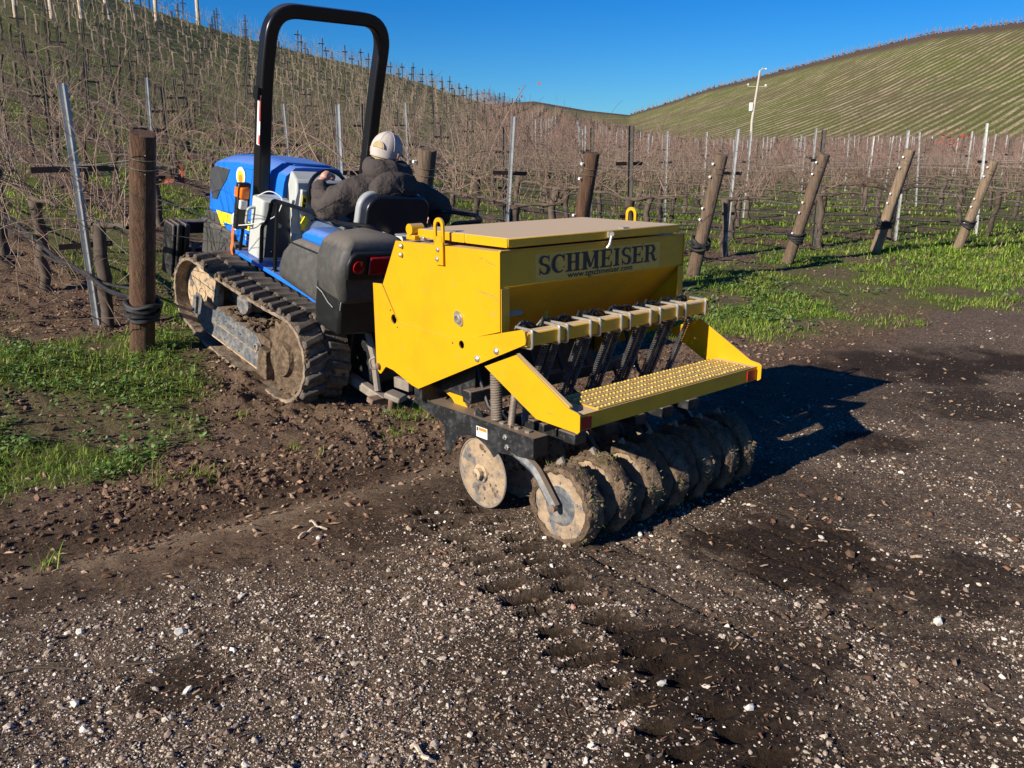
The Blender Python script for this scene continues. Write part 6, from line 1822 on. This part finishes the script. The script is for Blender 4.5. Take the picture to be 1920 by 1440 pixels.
def blocked_xy(x, y):
    """true under the machine's wheels, where nothing loose should poke through"""
    M_ = tractor_matrix.inverted(); lx = M_[0][0] * x + M_[0][1] * y + M_[0][3]; ly = M_[1][0] * x + M_[1][1] * y + M_[1][3]
    return (lx > -.02) & (lx < .37) & (ly > -.1) & (ly < 1.65)
g = np.random.default_rng(5)
# --- gravel
def gravel(n, smin, smax, r0, r1, base, name, label, white, power):
    x, y = scatter_xy(n, g, r0, r1, -36, 36, power)
    s, u, gr, mu, pr, n1, n2, n3 = zones(x, y)
    patch = fbm(x, y, .9, 4, 61); fine = fbm(x, y, 3.5, 3, 64)
    dmp_, pal_ = damp_pale(x, y); dens0 = (1 - .85 * dmp_) * (.7 + .9 * pal_) * (1 - .9 * rut_mask(s, u))
    dens = dens0 * (.20 + 1.25 * sstep(.42, .66, patch) + .7 * sstep(.5, .7, fine)) * (1 - .85 * mu) * (1 - gr) * np.clip(1 - 1.6 * pr, 0, 1)
    dens = dens * np.where(u < -3.0, 1, .45) * np.where((s > 3.2) & (u > -3.9), .5, 1)
    keep = (g.random(n) < dens) & ~blocked_xy(x, y)
    x, y = x[keep], y[keep]; s, u, gr, mu, pr, n1, n2, n3 = zones(x, y)
    z = base_height(x, y) + detail(x, y, s, u, gr, mu, pr, n1, n2)
    m = len(x); sz = smin * (smax / smin) ** (g.random(m) ** 2.6)
    pos = np.stack([x, y, z + sz * .18], 1)
    V, Fc, mv = lumps(base, pos, sz, .62, g)
    pal = np.array([(.68, .62, .54), (.54, .46, .38), (.40, .33, .265), (.29, .22, .17), (.46, .33, .25), (.18, .135, .105), (.13, .09, .066), (.46, .40, .29)])
    wts = np.array([.07 + white, .14, .22, .20, .07, .13, .10, .08]); wts /= wts.sum()
    col = pal[g.choice(len(pal), m, p=wts)] * (.8 + .4 * g.random((m, 1)))
    o = np_mesh(name, V, Fc, 'stone', np.repeat(col, mv, 0), kind='stuff'); tag(o, label); return o
gravel(150000, .0020, .0064, 1.9, 11, (OCT_V, OCT_F), 'fine_gravel', 'fine grey and brown gravel over the dirt road', 0, 1.15)
gravel(15000, .0048, .0125, 1.9, 15, ICO1, 'gravel', 'pale pebbles scattered over the dirt road', .05, 1.1)
# --- single bigger stones are things of their own
BIG = [(1200, 1002, .020), (1010, 1048, .014), (598, 1010, .020), (340, 1190, .026), (150, 1190, .020), (1310, 1350, .022), (1240, 1288, .024), (1758, 1165, .03), (1405, 1330, .022), (1075, 1140, .016), (140, 1318, .02), (452, 1122, .02), (820, 960, .013), (1110, 1400, .02), (350, 1300, .018), (1540, 1010, .018)]
def px_ground(px, py, z=0):
    th = rad(15.06); fx, fy = (px - 960) / 1598, (720 - py) / 1598
    d = (fx, math.cos(th) + fy * math.sin(th), -math.sin(th) + fy * math.cos(th)); t = (z - CAM_H) / d[2]; return d[0] * t, d[1] * t
spots = [px_ground(a, b) for a, b, c in BIG]
WHERE = ['white stone on the gravel right of the first muddy rear disc', 'pale stone beside the lug prints', 'white flake on the brown rut left of the drill', 'largest pale stone in the left foreground', 'rounded grey stone at the far left foreground',
         'pale stone at the bottom between the prints and the right corner', 'white stone beside the last lug prints', 'buff stone alone on the right foreground', 'white stone in the lower right gravel', 'small reddish stone in the middle of the lug prints', 'grey stone near the bottom left corner',
         'yellowish stone on the left of the pale gravel', 'small white stone ahead of the left front disc', 'white stone at the bottom edge near the middle', 'pale stone in the lower left gravel', 'small pale stone in the gravel right of the rear discs']
for (x, y), (a_, b_, sz), lab in zip(spots, BIG, WHERE):
    V, Fc, mv = lumps(ICO1, np.array([[0, 0, 0.]]), np.array([sz * .72]), .7, g, .26, .6)
    col = np.array([[.60, .57, .51]]) if 'redd' not in lab else np.array([[.5, .27, .2]])
    o = np_mesh('stone', V, Fc, 'stone', np.repeat(col, mv, 0), smooth=False); o.location = (x, y, hz(x, y) + sz * .25); tag(o, lab, 'stone', 'loose stones on the dirt road')
# --- clods of turned soil
n = 90000; x, y = scatter_xy(n, g, 2.6, 10, -36, 34, 1.0)
s, u, gr, mu, pr, n1, n2, n3 = zones(x, y)
cl_ = (1 - .85 * rut_mask(s, u)) * mu * sstep(.40, .62, fbm(x, y, 1.3, 3, 41)) * sstep(-2.75, -1.9, u) + .25 * mu * (u > -2.6) + .10 * (u > -.4) * (1 - gr) + .012
keep = (g.random(n) < cl_) & ~blocked_xy(x, y); x, y = x[keep], y[keep]; s, u, gr, mu, pr, n1, n2, n3 = zones(x, y)
z = base_height(x, y) + detail(x, y, s, u, gr, mu, pr, n1, n2); m = len(x); sz = .0035 * 5.5 ** (g.random(m) ** 3.2)
V, Fc, mv = lumps(ICO1, np.stack([x, y, z + sz * .25], 1), sz, .8, g, .45)
pal = np.array([(.11, .066, .042), (.16, .10, .065), (.075, .045, .03), (.21, .14, .095)]); col = pal[g.integers(0, 4, m)] * (.8 + .4 * g.random((m, 1)))
tag(np_mesh('soil_clods', V, Fc, 'clod', np.repeat(col, mv, 0), kind='stuff'), 'brown clods of turned soil beside the tractor track')
# --- wood chips, straw and dead leaves
def flakes(n, r0, r1, Lr, wr, pal, name, label, dens_fn, power=1.0, mat='chip'):
    x, y = scatter_xy(n, g, r0, r1, -36, 34, power); s, u, gr, mu, pr, n1, n2, n3 = zones(x, y)
    keep = (g.random(n) < dens_fn(s, u, gr, mu, pr, x, y)) & ~blocked_xy(x, y); x, y = x[keep], y[keep]; s, u, gr, mu, pr, n1, n2, n3 = zones(x, y)
    z = base_height(x, y) + detail(x, y, s, u, gr, mu, pr, n1, n2); m = len(x)
    a = g.random(m) * 2 * np.pi; L = Lr[0] + (Lr[1] - Lr[0]) * g.random(m) ** 2; w_ = wr[0] + (wr[1] - wr[0]) * g.random(m)
    d = np.stack([np.cos(a), np.sin(a), g.normal(0, .22, m)], 1); q = np.stack([-np.sin(a), np.cos(a), g.normal(0, .3, m)], 1); c = np.stack([x, y, z + .004 + .006 * g.random(m)], 1)
    L = L[:, None]; w_ = w_[:, None]; up = np.array([0, 0, 1.])
    V = np.stack([c - d * L - q * w_, c + d * L - q * w_ * .6, c + d * L * .9 + q * w_, c - d * L * .8 + q * w_ * .8, c + up * w_ * .7], 1).reshape(-1, 3)
    o_ = (np.arange(m) * 5)[:, None]
    Fc = np.concatenate([o_ + np.array([0, 1, 4]), o_ + np.array([1, 2, 4]), o_ + np.array([2, 3, 4]), o_ + np.array([3, 0, 4])])
    pal = np.array(pal); col = pal[g.integers(0, len(pal), m)] * (.75 + .5 * g.random((m, 1)))
    tag(np_mesh(name, V, Fc, mat, np.repeat(col, 5, 0), kind='stuff'), label)
flakes(16000, 1.9, 9, (.003, .015), (.0010, .0032), [(.06, .035, .022), (.14, .075, .045), (.28, .18, .11), (.035, .022, .016)], 'wood_chips', 'dark bark chips and splinters in the gravel', lambda s, u, gr, mu, pr, x, y: .75 * (1 - gr) * (1 - pr) * (.35 + .65 * (u < -2.4)))
flakes(14000, 3.2, 16, (.008, .028), (.004, .013), [(.20, .11, .065), (.30, .19, .12), (.12, .06, .035), (.36, .26, .18)], 'leaf_litter', 'dead brown vine leaves under the near rows', lambda s, u, gr, mu, pr, x, y: np.where((u > -.6) & (gr < .5), .9, .05) + .12 * mu)
# --- twigs
for i, (pa, pb, lab) in enumerate((((0, 1265), (350, 1240), 'long thin dark twig lying across the left foreground gravel'), ((580, 980), (612, 990), 'pale broken twig on the brown rut left of the drill'), ((560, 1010), (600, 985), 'short bent twig behind the pale one on the rut'), ((770, 1405), (815, 1425), 'pale splinter at the bottom edge left of the middle'))):
    a, b = px_ground(*pa), px_ground(*pb); pts = []
    for t in np.linspace(0, 1, 9):
        x = a[0] + (b[0] - a[0]) * t; y = a[1] + (b[1] - a[1]) * t + .012 * math.sin(t * 7); pts.append((x, y, hz(x, y) + .008 + .006 * math.sin(t * 11)))
    o = MB().tube(pts, .0035 if i == 0 else .006, 5).build('twig', 'trunk' if i == 0 else 'pale_wood', smooth=True); tag(o, lab, 'twig')
# --- grass blades
def grass(n, r0, r1, hr, wr, name, label, dens_fn, power=1.0, a0=-36, a1=36, pal=None, tuft=1, pushed=.35):
    x, y = scatter_xy(n, g, r0, r1, a0, a1, power)
    s, u, gr, mu, pr, n1, n2, n3 = zones(x, y)
    keep = (g.random(n) < dens_fn(s, u, gr, mu, pr, x, y)) & ~blocked_xy(x, y)
    x, y = x[keep], y[keep]
    if tuft > 1:
        x = np.repeat(x, tuft) + g.normal(0, .018, len(x) * tuft); y = np.repeat(y, tuft) + g.normal(0, .018, len(y) * tuft)
    s, u, gr, mu, pr, n1, n2, n3 = zones(x, y)
    z = base_height(x, y) + detail(x, y, s, u, gr, mu, pr, n1, n2) - .004
    m = len(x); r = np.hypot(x, y)
    hN = fbm(x, y, 1.6, 3, 83)
    h = (hr[0] + (hr[1] - hr[0]) * g.random(m) ** 1.5) * (.55 + .9 * hN); w_ = (wr[0] + (wr[1] - wr[0]) * g.random(m)) * np.clip(r / 6, .8, 4)
    a = g.random(m) * 2 * np.pi; lean = np.abs(g.normal(0, .55, m)) + pushed * .5
    d = np.stack([np.cos(a) * lean, np.sin(a) * lean, np.ones(m)], 1); d /= np.linalg.norm(d, axis=1, keepdims=True)
    q = np.stack([-np.sin(a), np.cos(a), np.zeros(m)], 1)
    b = np.stack([x, y, z], 1); mid = b + d * (h * .55)[:, None]; d2 = d + np.stack([np.cos(a) * .6, np.sin(a) * .6, -np.full(m, .55)], 1) * g.random((m, 1)) * 1.2; d2 /= np.linalg.norm(d2, axis=1, keepdims=True); tip = mid + d2 * (h * .5)[:, None]
    w1 = w_[:, None]
    V = np.stack([b - q * w1, b + q * w1, mid + q * w1 * .8, mid - q * w1 * .8, tip], 1).reshape(-1, 3)
    o_ = (np.arange(m) * 5)[:, None]; Fc = np.concatenate([o_ + np.array([0, 1, 2]), o_ + np.array([0, 2, 3]), o_ + np.array([3, 2, 4])])
    pal = np.array(pal if pal is not None else [(.11, .20, .018), (.18, .30, .026), (.26, .39, .040), (.34, .44, .07), (.07, .14, .018)])
    yel = fbm(x, y, .7, 3, 87); idx = g.integers(0, len(pal), m); col = pal[idx] * (.8 + .4 * g.random((m, 1)))
    yf = (sstep(.5, .75, yel) * .5)[:, None]; col = col * (1 - yf) + np.array([.24, .27, .05]) * yf
    dead = g.random(m) < .14; col[dead] = np.array([.34, .27, .14]) * (.7 + .5 * g.random((dead.sum(), 1)))
    o = np_mesh(name, V, Fc, 'blade', np.repeat(col, 5, 0), smooth=False, kind='stuff'); tag(o, label); return o
left = lambda s, u: s < 1.2
grass(70000, 3.4, 11, (.02, .085), (.0016, .0032), 'grass', 'lush green grass at the left beside the upright post', lambda s, u, gr, mu, pr, x, y: gr * (s < 2.0) * (.12 + .88 * sstep(.42, .58, fbm(x, y, 1.5, 4, 91))), .9, -36, -8)
grass(150000, 7.5, 16, (.025, .085), (.0016, .0030), 'headland_grass', 'short green grass along the headland on the right', lambda s, u, gr, mu, pr, x, y: gr * (s > 1.0) * (.03 + .97 * sstep(.42, .58, fbm(x, y, 1.0, 4, 93))), 1.0, -14, 36)
grass(90000, 12.5, 48, (.05, .13), (.0024, .0042), 'row_grass', 'green grass in the alleys between the vine rows', lambda s, u, gr, mu, pr, x, y: gr * (.2 + .8 * sstep(.4, .6, fbm(x, y, .5, 3, 97))), 1.2, -33, 33)
TUFTS = [(765, 790, .16, 230), (745, 815, .10, 90), (790, 770, .10, 120), (380, 900, .09, 90), (300, 915, .05, 40), (1720, 612, .10, 70), (85, 1050, .05, 40), (550, 845, .05, 40), (600, 860, .04, 20), (1840, 575, .3, 150), (455, 790, .05, 30)]
tx, ty = [], []
for (px, py, rr_, nn) in TUFTS:
    cx, cy = px_ground(px, py); tx.append(cx + g.normal(0, rr_ * .5, nn)); ty.append(cy + g.normal(0, rr_ * .5, nn))
def grass_at(x, y, hr, name, label):
    global scatter_xy
    old = scatter_xy; scatter_xy = lambda *a, **k: (x, y)
    o = grass(len(x), 1, 2, hr, (.0016, .003), name, label, lambda s, u, gr, mu, pr, x, y: np.ones_like(x)); scatter_xy = old; return o
grass_at(np.concatenate(tx), np.concatenate(ty), (.03, .11), 'grass_tufts', 'small tufts of grass on the bare soil round the machine')
# --- broad leaved weeds at the foot of the near post
def weeds(n, fn, name, label, a0=-36, a1=-5, r0=4, r1=9, sz=(.008, .022)):
    x, y = scatter_xy(n, g, r0, r1, a0, a1, 1.0); s, u, gr, mu, pr, n1, n2, n3 = zones(x, y)
    keep = g.random(n) < fn(s, u, gr, x, y); x, y = x[keep], y[keep]; x = np.repeat(x, 7) + g.normal(0, .025, len(x) * 7); y = np.repeat(y, 7) + g.normal(0, .025, len(y) * 7)
    s, u, gr, mu, pr, n1, n2, n3 = zones(x, y); z = base_height(x, y) + detail(x, y, s, u, gr, mu, pr, n1, n2); m = len(x)
    a = g.random(m) * 2 * np.pi; t = g.normal(.2, .35, m); L = sz[0] + (sz[1] - sz[0]) * g.random(m)
    d = np.stack([np.cos(a) * np.cos(t), np.sin(a) * np.cos(t), np.sin(t)], 1); q = np.stack([-np.sin(a), np.cos(a), g.normal(0, .3, m)], 1); c = np.stack([x, y, z + .012 + .05 * g.random(m)], 1); L = L[:, None]
    V = np.stack([c - d * L, c - d * L * .1 - q * L * .55, c + d * L, c - d * L * .1 + q * L * .55], 1).reshape(-1, 3); Fc = (np.arange(m) * 4)[:, None] + np.array([0, 1, 2, 3])
    pal = np.array([(.06, .14, .022), (.10, .20, .035), (.15, .25, .07), (.22, .29, .12)]); col = pal[g.integers(0, 4, m)] * (.8 + .4 * g.random((m, 1)))
    tag(np_mesh(name, V, Fc, 'leafy', np.repeat(col, 4, 0), kind='stuff'), label)
weeds(3600, lambda s, u, gr, x, y: gr * (u > -2.2) * (u < 2.2) * (s < 1.0) * sstep(.42, .58, fbm(x, y, 1.7, 3, 55)), 'weeds', 'low broad-leaved weeds round the foot of the upright post')
weeds(1800, lambda s, u, gr, x, y: gr * (u > -3) * (u < .8) * sstep(.45, .6, fbm(x, y, 1.2, 3, 58)), 'headland_weeds', 'broad-leaved weeds in the headland grass on the right', 8, 33, 8, 15, (.012, .03))
